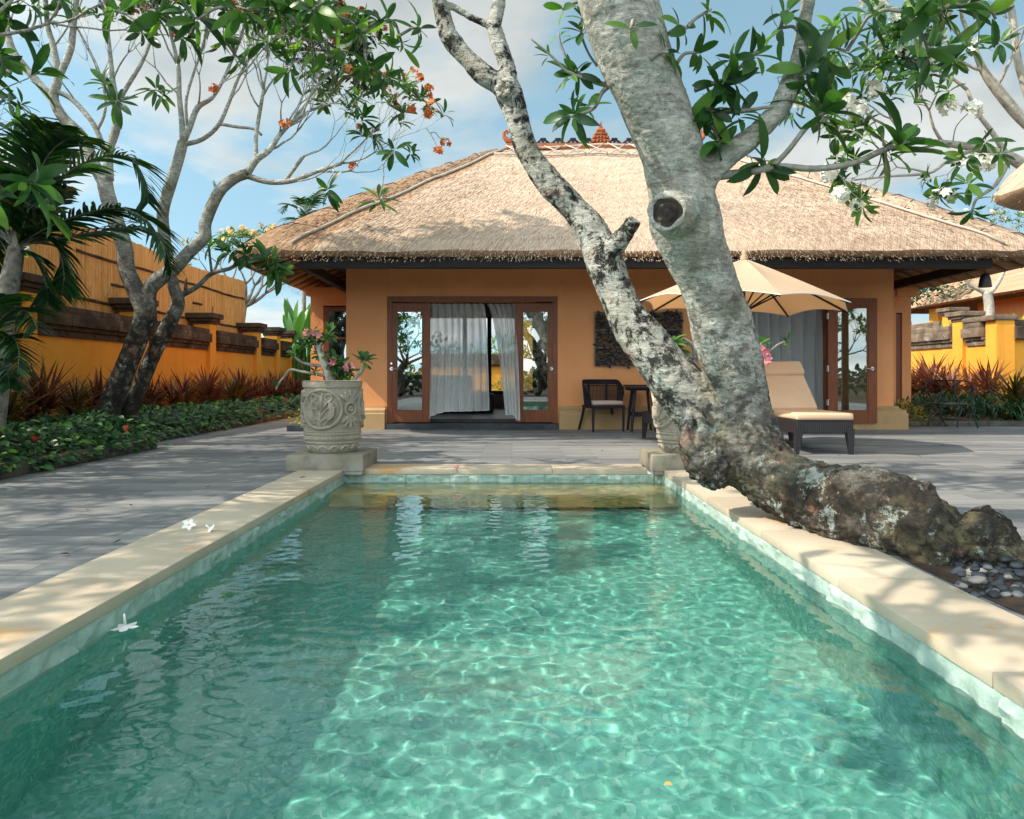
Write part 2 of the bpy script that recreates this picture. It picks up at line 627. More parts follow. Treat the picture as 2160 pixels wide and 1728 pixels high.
def m_thatch(name, c0, c1, c2, cpatch):
    m, nt, b = newmat(name)
    uv = coords(nt, 'UV', (1, 1, 1))
    st = coords(nt, 'UV', (38, 3.2, 1))
    f1 = nz(nt, st, 1.0, 6, .65, .3)
    c = ramp(nt, f1, [(.26, c0), (.48, c1), (.72, c2)])
    c = mixc_(nt, .8, c, ramp(nt, nz(nt, coords(nt, 'UV', (.7, 1.3, 1)), 1.1, 7, .62), [(.3, (.74, .70, .67)), (.7, (1.13, 1.13, 1.13))]), 'MULTIPLY')
    # laid courses, grey weathering, dark specks
    vv_ = nd(nt, 'ShaderNodeSeparateXYZ', {0: uv}, 1)
    crs = mth(nt, 'FRACT', mth(nt, 'ADD', mth(nt, 'MULTIPLY', vv_, 2.3), mth(nt, 'MULTIPLY', nz(nt, coords(nt, 'UV', (.9, .5, 1)), 1.3, 5), 1.1)))
    c = mixc_(nt, .55, c, ramp(nt, crs, [(0, (.80, .78, .76)), (.18, (1, 1, 1)), (.9, (1.06, 1.06, 1.06)), (1, (.86, .84, .82))]), 'MULTIPLY')
    c = mixc_(nt, ramp(nt, nz(nt, coords(nt, 'UV', (.5, .8, 1), loc=(3, 7, 0)), 1.2, 8, .7), [(.52, (0, 0, 0)), (.74, (.5, .5, .5))]), c, (.43, .375, .315))
    c = mixc_(nt, ramp(nt, nz(nt, coords(nt, 'UV', (1.2, 9, 1)), 1.4, 7, .7), [(.56, (0, 0, 0)), (.76, (.55, .55, .55))]), c, cpatch)
    c = mixc_(nt, ramp(nt, nz(nt, coords(nt, 'UV', (26, 8, 1)), 2.2, 4, .6), [(.64, (0, 0, 0)), (.72, (.75, .75, .75))]), c, c0)
    nt.links.new(c, b.inputs['Base Color'])
    b.inputs['Roughness'].default_value = .95
    b.inputs['Specular IOR Level'].default_value = .1
    n1 = bump(nt, None, nz(nt, st, 1.6, 6, .7), .7, .025)
    bump(nt, b, nz(nt, coords(nt, 'UV', (9, 3, 1)), 1.5, 6, .6), .4, .03, n1)
    return m


MT['thatch'] = m_thatch('thatch', (.23, .145, .095), (.56, .42, .31), (.74, .60, .47), (.42, .295, .20))
MT['thatch_brown'] = m_thatch('thatch_brown', (.24, .14, .08), (.50, .325, .205), (.66, .47, .32), (.38, .235, .14))


def m_straw(name, a, b_, c_):
    m, nt, b = newmat(name)
    g = nt.nodes.new('ShaderNodeNewGeometry')
    nt.links.new(ramp(nt, g.outputs['Random Per Island'], [(0.0, a), (.12, b_), (1.0, c_)]), b.inputs['Base Color'])
    b.inputs['Roughness'].default_value = .9
    b.inputs['Specular IOR Level'].default_value = .1
    return m


MT['straw'] = m_straw('straw', (.19, .12, .075), (.54, .40, .29), (.78, .64, .505))
MT['straw_brown'] = m_straw('straw_brown', (.24, .14, .08), (.46, .30, .185), (.66, .47, .32))


def m_wicker():
    m, nt, b = newmat('black_wicker')
    v = coords(nt, 'Object')
    w1 = nd(nt, 'ShaderNodeTexWave', {'Vector': coords(nt, 'Object', (1, 1, 0)), 'Scale': 26.0}, 1, wave_type='BANDS', bands_direction='DIAGONAL')
    w2 = nd(nt, 'ShaderNodeTexWave', {'Vector': v, 'Scale': 26.0}, 1, wave_type='BANDS', bands_direction='Z')
    k = mth(nt, 'MULTIPLY', w1, w2)
    nt.links.new(ramp(nt, k, [(.0, (.010, .010, .014)), (.8, (.045, .038, .040))]), b.inputs['Base Color'])
    b.inputs['Roughness'].default_value = .5
    bump(nt, b, k, .8, .008)
    return m


MT['wicker'] = m_wicker()


def m_bark(name, zlo, zhi):
    """pale wrinkled bark with lichen; the lower trunk is dark and mossy"""
    m, nt, b = newmat(name)
    v = coords(nt, 'Object')
    sp = nd(nt, 'ShaderNodeSeparateXYZ', {0: v}, 2)
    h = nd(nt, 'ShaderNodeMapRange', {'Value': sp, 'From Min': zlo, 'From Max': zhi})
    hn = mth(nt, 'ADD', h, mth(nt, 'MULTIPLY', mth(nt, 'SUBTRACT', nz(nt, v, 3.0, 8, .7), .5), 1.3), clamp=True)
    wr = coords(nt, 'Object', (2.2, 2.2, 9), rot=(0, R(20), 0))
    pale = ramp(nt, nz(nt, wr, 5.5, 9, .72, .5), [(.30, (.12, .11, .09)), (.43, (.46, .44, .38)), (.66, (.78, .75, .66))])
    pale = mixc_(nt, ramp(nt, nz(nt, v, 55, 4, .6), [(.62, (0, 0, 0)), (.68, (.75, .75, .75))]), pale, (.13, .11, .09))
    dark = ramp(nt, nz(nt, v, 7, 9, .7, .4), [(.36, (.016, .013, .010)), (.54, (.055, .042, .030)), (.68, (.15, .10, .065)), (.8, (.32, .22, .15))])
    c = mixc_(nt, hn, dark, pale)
    # olive mid-trunk
    c = mixc_(nt, ramp(nt, nz(nt, coords(nt, 'Object', loc=(3, 8, 2)), 2.1, 7, .6), [(.50, (0, 0, 0)), (.68, (.7, .7, .7))]), c, (.17, .145, .075))
    # lichen, black moss, rust patches
    l1 = ramp(nt, nz(nt, coords(nt, 'Object', loc=(1, 5, 9)), 6.5, 10, .76, .3), [(.55, (0, 0, 0)), (.585, (.85, .85, .85))])
    c = mixc_(nt, l1, c, ramp(nt, nz(nt, v, 30, 4), [(.3, (.24, .27, .235)), (.7, (.50, .53, .47))]))
    l2 = ramp(nt, nz(nt, coords(nt, 'Object', loc=(6, 2, 4)), 8.5, 10, .8, .4), [(.485, (0, 0, 0)), (.545, (1, 1, 1))])
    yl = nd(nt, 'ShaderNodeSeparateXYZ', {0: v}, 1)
    moss_amt = nd(nt, 'ShaderNodeMapRange', {'Value': yl, 'From Min': .7, 'From Max': 1.3, 'To Min': .30, 'To Max': 1.0})
    moss_amt = mth(nt, 'MAXIMUM', moss_amt, mth(nt, 'SUBTRACT', .95, hn))  # black moss is heavier on the far limb and low trunk
    c = mixc_(nt, mth(nt, 'MULTIPLY', l2, moss_amt), c, (.030, .027, .024))
    l3 = ramp(nt, nz(nt, coords(nt, 'Object', loc=(2, 7, 8)), 3.6, 8, .7), [(.60, (0, 0, 0)), (.68, (.6, .6, .6))])
    c = mixc_(nt, l3, c, (.40, .20, .13))
    nt.links.new(c, b.inputs['Base Color'])
    b.inputs['Roughness'].default_value = .92
    b.inputs['Specular IOR Level'].default_value = .2
    n1 = bump(nt, None, nz(nt, wr, 6.5, 8, .7, .6), .75, .03)
    n2 = bump(nt, None, nz(nt, v, 30, 8, .7), .7, .015, n1)
    bump(nt, b, l1, .35, .006, n2)
    return m


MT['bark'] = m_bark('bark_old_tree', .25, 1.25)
MT['bark_left'] = m_bark('bark_slender', 1.3, 3.7)
MT['twig'] = pm('twig_bark', [(.3, (.15, .135, .11)), (.7, (.36, .33, .28))], 14, 6, .9, .4, 60, .004,
                layers=[(9, .58, .7, (.06, .055, .045))])
MT['twig_pale'] = pm('twig_pale', [(.3, (.30, .27, .22)), (.7, (.52, .47, .40))], 14, 6, .9, .4, 60, .004,
                     layers=[(9, .60, .7, (.13, .115, .095))])
MT['leaf'] = leafmat('frangipani_leaf', [(0, (.018, .058, .020)), (.5, (.038, .110, .030)), (.8, (.07, .175, .036)), (1, (.18, .31, .055))], .45)
MT['leaf_dark'] = leafmat('dark_leaf', [(0, (.010, .035, .022)), (.6, (.022, .070, .030)), (1, (.045, .12, .035))], .22)
MT['leaf_hedge'] = leafmat('hedge_leaf', [(0, (.012, .045, .018)), (.5, (.030, .10, .028)), (.85, (.07, .19, .035)), (1, (.16, .30, .05))], .25)
MT['leaf_palm'] = leafmat('palm_leaf', [(0, (.006, .028, .012)), (.6, (.014, .060, .020)), (.93, (.04, .12, .025)), (1, (.16, .13, .03))], .25, .35)
MT['leaf_red'] = leafmat('cordyline_leaf', [(0, (.085, .026, .018)), (.5, (.20, .064, .040)), (.85, (.31, .13, .075)), (1, (.17, .14, .045))], .25, .5, .35, (1.3, .9, .6))
MT['leaf_bronze'] = leafmat('bronze_leaf', [(0, (.05, .035, .015)), (.5, (.11, .065, .022)), (1, (.22, .15, .04))], .25, .45)
MT['leaf_banana'] = leafmat('banana_leaf', [(0, (.05, .17, .03)), (1, (.15, .34, .05))], .4, .35)
MT['leaf_yellow'] = leafmat('croton_leaf', [(0, (.06, .11, .02)), (.45, (.30, .30, .03)), (1, (.62, .44, .05))], .3, .4)
MT['leaf_grass'] = leafmat('strap_leaf', [(0, (.012, .050, .022)), (.6, (.028, .095, .036)), (1, (.06, .17, .05))], .25, .4)
MT['leaf_light'] = leafmat('light_leaf', [(0, (.07, .15, .03)), (1, (.18, .30, .07))], .35, .4)
MT['fl_orange'] = leafmat('orange_petal', [(0, (.62, .10, .035)), (.6, (.78, .24, .07)), (1, (.85, .45, .15))], .3, .6, .2, (1, 1, 1))
MT['fl_yellow'] = leafmat('yellow_petal', [(0, (.75, .42, .10)), (1, (.85, .66, .28))], .3, .6, .2, (1, 1, 1))
MT['fl_white'] = leafmat('white_petal', [(0, (.74, .72, .60)), (1, (.84, .84, .78))], .3, .6, .2, (1, 1, 1))
MT['fl_pink'] = leafmat('pink_petal', [(0, (.68, .14, .19)), (1, (.82, .38, .40))], .3, .6, .2, (1, 1, 1))
MT['fl_red'] = leafmat('red_petal', [(0, (.50, .02, .012)), (1, (.70, .06, .02))], .2, .6, .2, (1, 1, 1))
MT['fl_eye'] = pm('flower_eye', [(.3, (.78, .42, .03)), (.7, (.82, .5, .05))], 9, 2, .7, 0)


# ---------------------------------------------------------------- plant helpers
def leaf(mb, p, d, up, L, W, droop=.25, fold=.25, ns=5, mi=0, tipw=1.12):
    """one pointed oval leaf from p along d; up is the upper side"""
    d = V(d).normalized()
    s = d.cross(V(up))
    if s.length < 1e-4:
        s = d.orthogonal()
    s.normalize()
    n = s.cross(d)
    vs, fs = [V(p)], []
    for i in range(1, ns):
        t = i / ns
        wdt = W * .5 * math.sin(math.pi * (.04 + .93 * t) ** tipw) ** .75
        c = V(p) + d * (L * t) - n * (droop * L * t * t)
        vs += [c - s * wdt + n * (fold * wdt), c, c + s * wdt + n * (fold * wdt)]
    vs.append(V(p) + d * L * .98 - n * (droop * L))
    fs += [(0, 2, 1), (0, 3, 2)]
    for i in range(ns - 2):
        a = 1 + 3 * i
        fs += [(a, a + 1, a + 4, a + 3), (a + 1, a + 2, a + 5, a + 4)]
    a = 1 + 3 * (ns - 2)
    e = len(vs) - 1
    fs += [(a, a + 1, e), (a + 1, a + 2, e)]
    mb.add(vs, fs, mi)


def strap(mb, p, d, up, L, W, droop=.5, ns=5, mi=0):
    """long strap leaf that arches over"""
    d = V(d).normalized()
    s = d.cross(V(up))
    if s.length < 1e-4:
        s = d.orthogonal()
    s.normalize()
    n = s.cross(d)
    vs, fs = [], []
    for i in range(ns + 1):
        t = i / ns
        wdt = W * .5 * (min(1, .55 + 1.6 * t) if t < .45 else 1) * max(.02, 1 - max(0, (t - .45) / .55) ** 1.4)
        c = V(p) + d * (L * t) - n * 0 - V((0, 0, 1)) * (droop * L * t * t)
        vs += [c - s * wdt, c + s * wdt]
    for i in range(ns):
        a = 2 * i
        fs.append((a, a + 1, a + 3, a + 2))
    mb.add(vs, fs, mi)


def rv(rnd):
    while True:
        q = V((rnd.uniform(-1, 1), rnd.uniform(-1, 1), rnd.uniform(-1, 1)))
        if .05 < q.length < 1:
            return q.normalized()


def whorl(mb, p, ax, n, L, rnd, wr=.30, mi=0, spread=(5, 60), droop=(.1, .5)):
    """rosette of leaves at a twig's end"""
    ax = V(ax).normalized()
    e1 = ax.orthogonal().normalized()
    e2 = ax.cross(e1)
    a0 = rnd.uniform(0, 6.28)
    for k in range(n):
        a = a0 + k * 2.4
        el = R(rnd.uniform(*spread))
        d = (e1 * math.cos(a) + e2 * math.sin(a)) * math.cos(el) + ax * math.sin(el)
        l = L * rnd.uniform(.6, 1.1)
        b0 = V(p) - ax * (L * .35 * rnd.random())
        leaf(mb, b0 + d * l * .06, d, ax + V((0, 0, .6)), l, l * wr * rnd.uniform(.7, 1.25), rnd.uniform(*droop) * rnd.uniform(.5, 1.9), rnd.uniform(.1, .5), 6, mi)


def flower(mb, p, ax, s, rnd, mi=0, npet=5):
    ax = V(ax).normalized()
    e1 = ax.orthogonal().normalized()
    e2 = ax.cross(e1)
    a0 = rnd.uniform(0, 6.28)
    for k in range(npet):
        a = a0 + k * 6.283 / npet
        d = (e1 * math.cos(a) + e2 * math.sin(a)) + ax * .35
        leaf(mb, p, d, ax, s, s * .62, .2, .15, 3, mi, .9)


def cluster(mb, p, ax, n, rad, s, rnd, mi=0):
    for k in range(n):
        q = rv(rnd)
        q = (q + V(ax) * .6).normalized()
        flower(mb, V(p) + q * rad * rnd.uniform(.5, 1), q, s * rnd.uniform(.8, 1.2), rnd, mi)


def smooth_path(pts, sub=4):
    """Catmull-Rom through tuples of any length"""
    P = [np.array(p, float) for p in pts]
    out = []
    for i in range(len(P) - 1):
        p0, p1, p2, p3 = P[max(i - 1, 0)], P[i], P[i + 1], P[min(i + 2, len(P) - 1)]
        for k in range(sub):
            t = k / sub
            out.append(.5 * ((2 * p1) + (-p0 + p2) * t + (2 * p0 - 5 * p1 + 4 * p2 - p3) * t * t + (-p0 + 3 * p1 - 3 * p2 + p3) * t ** 3))
    out.append(P[-1])
    return out


def limb(mb, path, n=10, sub=4):
    """path of (px, py, distance, diameter in photo px): a limb of the real tree, rebuilt in metres"""
    q = smooth_path(path, sub)
    pts = [at(a[0], a[1], a[2]) for a in q]
    rad = [max(.003, a[3] * .5 / FP * a[2]) for a in q]
    mb.tube(pts, rad, n)
    return pts, rad


class Tree:
    def __init__(s, seed, leafL=.24, leafn=(6, 10), fl=None, flp=.0, fls=.035, leafp=1.0, bare=0.0, upb=.12, wig=.28, wr=.30):
        s.w, s.l, s.f = MB(), MB(), MB()
        s.rnd = random.Random(seed)
        s.leafL, s.leafn, s.flp, s.fls, s.leafp, s.upb, s.wig, s.wr = leafL, leafn, flp, fls, leafp, upb, wig, wr

    def tip(s, p, d):
        rnd = s.rnd
        if rnd.random() < s.leafp:
            whorl(s.l, p, d, rnd.randint(*s.leafn), s.leafL * rnd.uniform(.8, 1.15), rnd, s.wr)
        if rnd.random() < s.flp:
            cluster(s.f, V(p) + V(d).normalized() * s.leafL * .35, d, rnd.randint(5, 9), s.fls * 1.6, s.fls, rnd)

    def grow(s, p, d, r, L, lev, spread=38):
        rnd = s.rnd
        p, d = V(p), V(d).normalized()
        n = 4
        pts, rad = [p.copy()], [r]
        for i in range(n):
            d = (d + rv(rnd) * s.wig * .5 + V((0, 0, s.upb))).normalized()
            p = p + d * (L / n)
            pts.append(p.copy())
            rad.append(r * (1 - .35 * (i + 1) / n))
        s.w.tube(pts, rad, 7 if r > .012 else 5)
        if lev <= 0:
            s.tip(p, d)
            return
        k = 3 if rnd.random() < .4 else 2
        e1 = d.orthogonal().normalized()
        e2 = d.cross(e1)
        a0 = rnd.uniform(0, 6.28)
        for j in range(k):
            a = a0 + 6.283 * j / k + rnd.uniform(-.4, .4)
            sp = R(spread * rnd.uniform(.6, 1.2))
            dd = d * math.cos(sp) + (e1 * math.cos(a) + e2 * math.sin(a)) * math.sin(sp)
            s.grow(p, dd, rad[-1] * .82, L * rnd.uniform(.7, .95), lev - 1, spread)

    def path(s, path, n=9, sub=4, tip=False):
        pts, rad = limb(s.w, path, n, sub)
        if tip:
            s.tip(pts[-1], pts[-1] - pts[-2])
        return pts, rad

    def attach(s, q, r=.008, extra=None, up=.12):
        """a twig from the nearest wood to q; returns the direction at q"""
        P_ = np.array(s.w.v + (extra or []))
        d = P_ - np.array(q)
        e = np.linalg.norm(d, axis=1)
        i = int(np.argmin(e + (e < .10) * 9))
        a = V(P_[i])
        q = V(q)
        L = (q - a).length
        m1 = a.lerp(q, .35) + rv(s.rnd) * L * .10 + V((0, 0, up * L))
        m2 = a.lerp(q, .72) + rv(s.rnd) * L * .07 + V((0, 0, up * L * .8))
        pts = smooth_path([tuple(a), tuple(m1), tuple(m2), tuple(q)], 4)
        s.w.tube(pts, [r * (1.25 - .5 * k / len(pts)) for k in range(len(pts))], 6)
        return q - m2

    def finish(s, th, bark, leafm, flm=None, crown='crown', trunk='trunk'):
        s.w.build(trunk, bark, th, smooth=True)
        if s.l.v:
            s.l.build(crown, leafm, th, smooth=True)
        if s.f.v and flm:
            s.f.build('blossom', flm, th)
# ================================================================ ground, terrace, pool
PX0, PX1, PY0, PY1 = -1.62, 1.46, -1.6, 7.15      # pool edges (inner faces)
CW = .42                                          # coping width
WZ = -.115                                        # water level


def sheet(name, xs, ys, z, hole, mat):
    """flat sheet with a rectangular opening"""
    x0, x1 = xs
    y0, y1 = ys
    hx0, hx1, hy0, hy1 = hole
    mb = MB()
    for a, b_, c, d in ((x0, hx0, y0, y1), (hx1, x1, y0, y1), (hx0, hx1, y0, hy0), (hx0, hx1, hy1, y1)):
        mb.add([(a, c, z), (b_, c, z), (b_, d, z), (a, d, z)], [(0, 1, 2, 3)])
    return tag(mb.build(name, mat), kind='structure')


hole = (PX0 - CW + .02, PX1 + CW - .02, PY0 - CW, PY1 + CW - .02)
sheet('ground', (-900, 900), (-900, 900), -.012, hole, MT['soil'])
sheet('terrace', (-4.5, 12.0), (-8, 13.6), 0.0, hole, MT['terrace'])
_mb = MB()
_mb.add([(-4.95, 9.4, .002), (-4.49, 9.4, .002), (-4.49, 26, .002), (-4.95, 26, .002)], [(0, 1, 2, 3)])
_mb.add([(-4.49, 13.59, .002), (-2.8, 13.59, .002), (-2.8, 26, .002), (-4.49, 26, .002)], [(0, 1, 2, 3)])
tag(_mb.build('path', MT['terrace']), kind='structure')

# basin: floor, walls with rough split-face top course, sunken ledge
mb = MB()
FZ = -1.0
mb.add([(PX0, PY0, FZ), (PX1, PY0, FZ), (PX1, PY1, FZ), (PX0, PY1, FZ)], [(0, 1, 2, 3)], 0)


def rough_face(mb, o, du, L, z0, z1, nrm, mi, seed, nu):
    """wall face whose every tile is split a little differently"""
    o, du, nrm = V(o), V(du), V(nrm)
    nv = 8
    rnd = random.Random(seed)
    jut = [rnd.uniform(0, .02) for _ in range(int(L / .15) + 3)]

    def fn(u, v):
        x = u * L
        k = int(x / .15)
        fx = (x / .15) % 1
        zz_ = z0 + (z1 - z0) * v
        edge = min(fx, 1 - fx, v, 1 - v)
        d = (jut[k] + .02 * noise.noise(V((x * 13 + seed, zz_ * 22, 0))) + .006 * noise.noise(V((x * 50, zz_ * 50, seed)))) * min(1, edge * 9)
        return o + du * x + V((0, 0, zz_)) + nrm * max(d, -.003)
    mb.grid(fn, nu, nv, mi)


rough_face(mb, (PX0, PY0, 0), (0, 1, 0), PY1 - PY0, -.16, -.035, (1, 0, 0), 2, 1, 380)
rough_face(mb, (PX1, PY1, 0), (0, -1, 0), PY1 - PY0, -.16, -.035, (-1, 0, 0), 2, 2, 380)
rough_face(mb, (PX0, PY1, 0), (1, 0, 0), PX1 - PX0, -.16, -.035, (0, -1, 0), 1, 3, 190)
for a, b_, mi in (((PX0, PY0), (PX0, PY1), 2), ((PX0, PY1), (PX1, PY1), 1), ((PX1, PY1), (PX1, PY0), 2), ((PX1, PY0), (PX0, PY0), 1)):
    mb.add([(*a, FZ), (*b_, FZ), (*b_, -.16), (*a, -.16)], [(0, 1, 2, 3)], 0)
mb.add([(PX1, PY0, -.16), (PX0, PY0, -.16), (PX0, PY0, -.03), (PX1, PY0, -.03)], [(0, 1, 2, 3)], 1)
basin = mb.build('pool_basin', [MT['pooltile'], MT['poolwall'], MT['poolwall_side']], smooth=35)
tag(basin, kind='structure')
mb = MB()
mb.b2((PX0 + .002, PY1 - .62, FZ + .2), (PX1 - .002, PY1 - .002, -.23), .01, 0)
ledge = tag(mb.build('pool_ledge', [MT['ledge']]), kind='structure')

# coping slabs: joints every ~1.1 m, slightly rounded edges
mb = MB()
y = PY0 - CW
k = 0
rnd = random.Random(4)
while y < PY1 - .1:
    L = [1.02, 1.18, .95, 1.1, 1.05][k % 5]
    y2 = min(y + L, PY1 - .1)
    if PY1 - .1 - y2 < .3:
        y2 = PY1 - .1
    mb.b2((PX0 - CW, y + .002, -.038), (PX0 + .012, y2 - .002, .012 + rnd.uniform(0, .002)), .006)
    mb.b2((PX1 - .012, y + .002 + .0, -.038), (PX1 + CW, y2 - .002, .012 + rnd.uniform(0, .002)), .006)
    y = y2
    k += 1
x = -1.45
while x < 1.3:
    x2 = min(x + .92, 1.33)
    mb.b2((x + .002, PY1 - .012, -.038), (x2 - .002, PY1 + CW, .012 + rnd.uniform(0, .002)), .006)
    x = x2
mb.b2((PX0, PY0 - CW, -.038), (PX1, PY0 + .01, .012), .006)
tag(mb.build('pool_coping', MT['sandstone'], smooth=30), kind='structure')

# water: real ripples
rw = np.random.RandomState(11)
NX, NY = 330, 940
xs = np.linspace(PX0 + .001, PX1 - .001, NX + 1)
ys = np.linspace(PY0 + .001, PY1 - .001, NY + 1)
Xg, Yg = np.meshgrid(xs, ys)
Zg = np.zeros_like(Xg)
for l0, l1, curv, n, spr in ((.050, .085, .85, 50, 60), (.08, .145, 1.30, 46, 50), (.26, .55, .17, 16, 40)):
    Zb = np.zeros_like(Xg)
    for i in range(n):
        lam = l0 * (l1 / l0) ** rw.rand()
        th = rw.normal(R(86), R(spr))
        kk = 2 * math.pi / lam
        Zb += rw.uniform(.6, 1.3) / kk ** 2 * np.sin(kk * (math.cos(th) * Xg + math.sin(th) * Yg) + rw.rand() * 6.28
                                                    + .8 * np.sin(1.3 * Xg + 2.1 * Yg + i))
    Zg += Zb * (curv / (math.sqrt(n / 2) * .97))
calm = .72 + .28 * np.sin(1.1 * Xg + .7 * np.sin(.9 * Yg)) * np.cos(.8 * Yg)
Zg = WZ + Zg * calm
me = bpy.data.meshes.new('pool_water')
vv = np.stack([Xg, Yg, Zg], -1).reshape(-1, 3)
ii = (np.arange(NY)[:, None] * (NX + 1) + np.arange(NX)[None, :]).reshape(-1)
ff = np.stack([ii, ii + 1, ii + NX + 2, ii + NX + 1], -1)
me.from_pydata(vv.tolist(), [], ff.tolist())
me.polygons.foreach_set('use_smooth', [True] * len(me.polygons))
me.materials.append(MT['water'])
water = bpy.data.objects.new('pool_water', me)
col.objects.link(water)
tag(water, kind='structure')
water.cycles.is_caustics_caster = True
basin.cycles.is_caustics_receiver = True
ledge.cycles.is_caustics_receiver = True


# ================================================================ thatched roofs
def roof(parent, xr, yr, rc, ze, ridge, zr, mats, nstraw, seed, bulge=.16, thick=.17, straws=None, nfr=6000, brown=None, over=0.0):
    """hipped thatch with rounded corners. xr/yr: eave rectangle; ridge (x0,x1,y)"""
    x0, x1 = xr
    y0, y1 = yr
    ra, rb, ry = ridge
    per = []                                       # eave points with their ridge point and bulge weight
    def add_line(a, b_, ra_, rb_, n):
        for i in range(n):
            t = i / n
            per.append((a[0] + (b_[0] - a[0]) * t, a[1] + (b_[1] - a[1]) * t, ra_ + (rb_ - ra_) * t, 0.0))
    def add_arc(c, a0, rx, n):
        for i in range(n):
            t = i / n
            a = R(a0 + 90 * t)
            per.append((c[0] + rc * math.cos(a), c[1] + rc * math.sin(a), rx, math.sin(math.pi * t) ** .7))
    nf = max(10, int((x1 - x0) / .22))
    add_line((x0 + rc, y0), (x1 - rc, y0), ra, rb, nf)
    add_arc((x1 - rc, y0 + rc), -90, rb, 12)
    add_line((x1, y0 + rc), (x1, y1 - rc), rb, rb, 16)
    add_arc((x1 - rc, y1 - rc), 0, rb, 12)
    add_line((x1 - rc, y1), (x0 + rc, y1), rb, ra, nf)
    add_arc((x0 + rc, y1 - rc), 90, ra, 12)
    add_line((x0, y1 - rc), (x0, y0 + rc), ra, ra, 16)
    add_arc((x0 + rc, y0 + rc), 180, ra, 12)
    P = len(per)
    ulen = [0.0]
    for i in range(P):
        a, b_ = per[i], per[(i + 1) % P]
        ulen.append(ulen[-1] + math.hypot(a[0] - b_[0], a[1] - b_[1]))

    def pt(i, s):
        e = per[i % P]
        q = V((e[0], e[1], 0)).lerp(V((e[2], ry, 0)), s)
        z = ze + thick + (zr - ze - thick) * s
        z += bulge * e[3] * (math.sin(math.pi * min(1, s * .93 + .05))) ** .6
        z += .045 * noise.noise(V((q.x * .9, q.y * .9, seed))) + .012 * noise.noise(V((q.x * 3.1, q.y * 3.1, seed)))
        if s < .06:                                # rounded lip
            z -= .09 * (1 - s / .06) ** 2
        q.z = z
        return q
    S = [0, .012, .03, .06] + [.06 + .94 * (k / 22) for k in range(1, 23)]
    mb = MB()
    uvs = []
    slope = math.hypot(ry - y0, zr - ze)
    for s in S:
        for i in range(P + 1):
            mb.v.append(tuple(pt(i, s)))
            uvs.append((ulen[i] * (1 - .55 * s), s * slope))
    K = len(S)
    def mi_of(i):
        return 1 if brown and brown(per[i % P]) else 0
    for j in range(K - 1):
        for i in range(P):
            a = j * (P + 1) + i
            mb.f.append((a, a + 1, a + P + 2, a + P + 1))
            mb.m.append(mi_of(i))
    # cut edge and underside
    o = len(mb.v)
    for ins, dz in ((.0, 0.0), (.02, -thick * .62), (.14, -thick * .95), (1.9, .75)):
        for i in range(P + 1):
            q = pt(i, 0)
            e = per[i % P]
            c = V((e[2], ry, 0)) - V((e[0], e[1], 0))
            c.normalize()
            q2 = V((q.x, q.y, ze + thick * .6)) + c * ins
            q2.z = (q.z if ins == 0 else ze + thick * .95 + dz + .02 * noise.noise(V((q.x * 4, q.y * 4, 2))))
            mb.v.append(tuple(q2))
            uvs.append((ulen[i], -ins * .5))
    for j in range(3):
        for i in range(P):
            a = o + j * (P + 1) + i
            mb.f.append((a, a + P + 1, a + P + 2, a + 1))
            mb.m.append(1)
    # straws lying on the slope
    rnd = random.Random(seed)
    srf = [0.0]
    for i in range(P):
        vis = 1.0 if (per[i][1] < (y0 + y1) / 2 + .5) else .12
        srf.append(srf[-1] + (ulen[i + 1] - ulen[i]) * vis)
    sb = MB()
    import bisect
    for k in range(nstraw):
        u = rnd.random() * srf[-1]
        i = min(P - 1, bisect.bisect_right(srf, u) - 1)
        fr = (u - srf[i]) / max(1e-6, srf[i + 1] - srf[i])
        s = 1 - math.sqrt(rnd.random() * .999)
        if per[i][2] == per[(i + 1) % P][2] and rnd.random() < .0:
            continue
        s = min(max(s, .0), .985)
        a = pt(i, s).lerp(pt(i + 1, s), fr)
        ds = .02
        b_ = pt(i, max(0, s - ds)).lerp(pt(i + 1, max(0, s - ds)), fr)
        d = (b_ - a) if s > ds else (pt(i, s) - pt(i, s + ds))
        d.normalize()
        sd = V((d.y, -d.x, 0)).normalized()
        n = sd.cross(d)
        if n.z < 0:
            n = -n
        d = (d + sd * rnd.uniform(-.16, .16) + n * rnd.uniform(.02, .16)).normalized()
        L = rnd.uniform(.05, .15)
        wd = rnd.uniform(.0025, .0055)
        p0 = a + n * .004
        sb.add([p0 - sd * wd, p0 + sd * wd, p0 + d * L], [(0, 1, 2)], 3 if mi_of(i) else 2)
    # fringe at the lip
    for k in range(nfr):
        i = rnd.randrange(P)
        fr = rnd.random()
        if per[i][1] > (y0 + y1) / 2 + 1 and rnd.random() < .7:
            continue
        a = pt(i, 0).lerp(pt(i + 1, 0), fr)
        e = per[i]
        out_ = V((e[0] - e[2], e[1] - ry, 0)).normalized()
        a = a - V((0, 0, rnd.uniform(0, thick * .85))) - out_ * rnd.uniform(0, .03)
        d = (out_ * rnd.uniform(.2, .9) + V((rnd.uniform(-.5, .5), rnd.uniform(-.3, .3), -rnd.uniform(.5, 1.1)))).normalized()
        L = rnd.uniform(.012, .05)
        sd = d.cross(out_)
        if sd.length < 1e-3:
            sd = V((1, 0, 0))
        sd.normalize()
        wd = rnd.uniform(.003, .008)
        sb.add([a - sd * wd, a + sd * wd, a + d * L], [(0, 1, 2)], 3 if (mi_of(i) or rnd.random() < .4) else 2)
    nmain = len(mb.v)
    mb.add(sb.v, sb.f, 0)
    mb.m[-len(sb.f):] = sb.m
    uvs += [(0, 0)] * len(sb.v)
    ob = mb.build('roof', mats, parent)
    me = ob.data
    lay = me.uv_layers.new(name='UVMap')
    li = np.zeros(len(me.loops), int)
    me.loops.foreach_get('vertex_index', li)
    lay.data.foreach_set('uv', np.array(uvs)[li].reshape(-1))
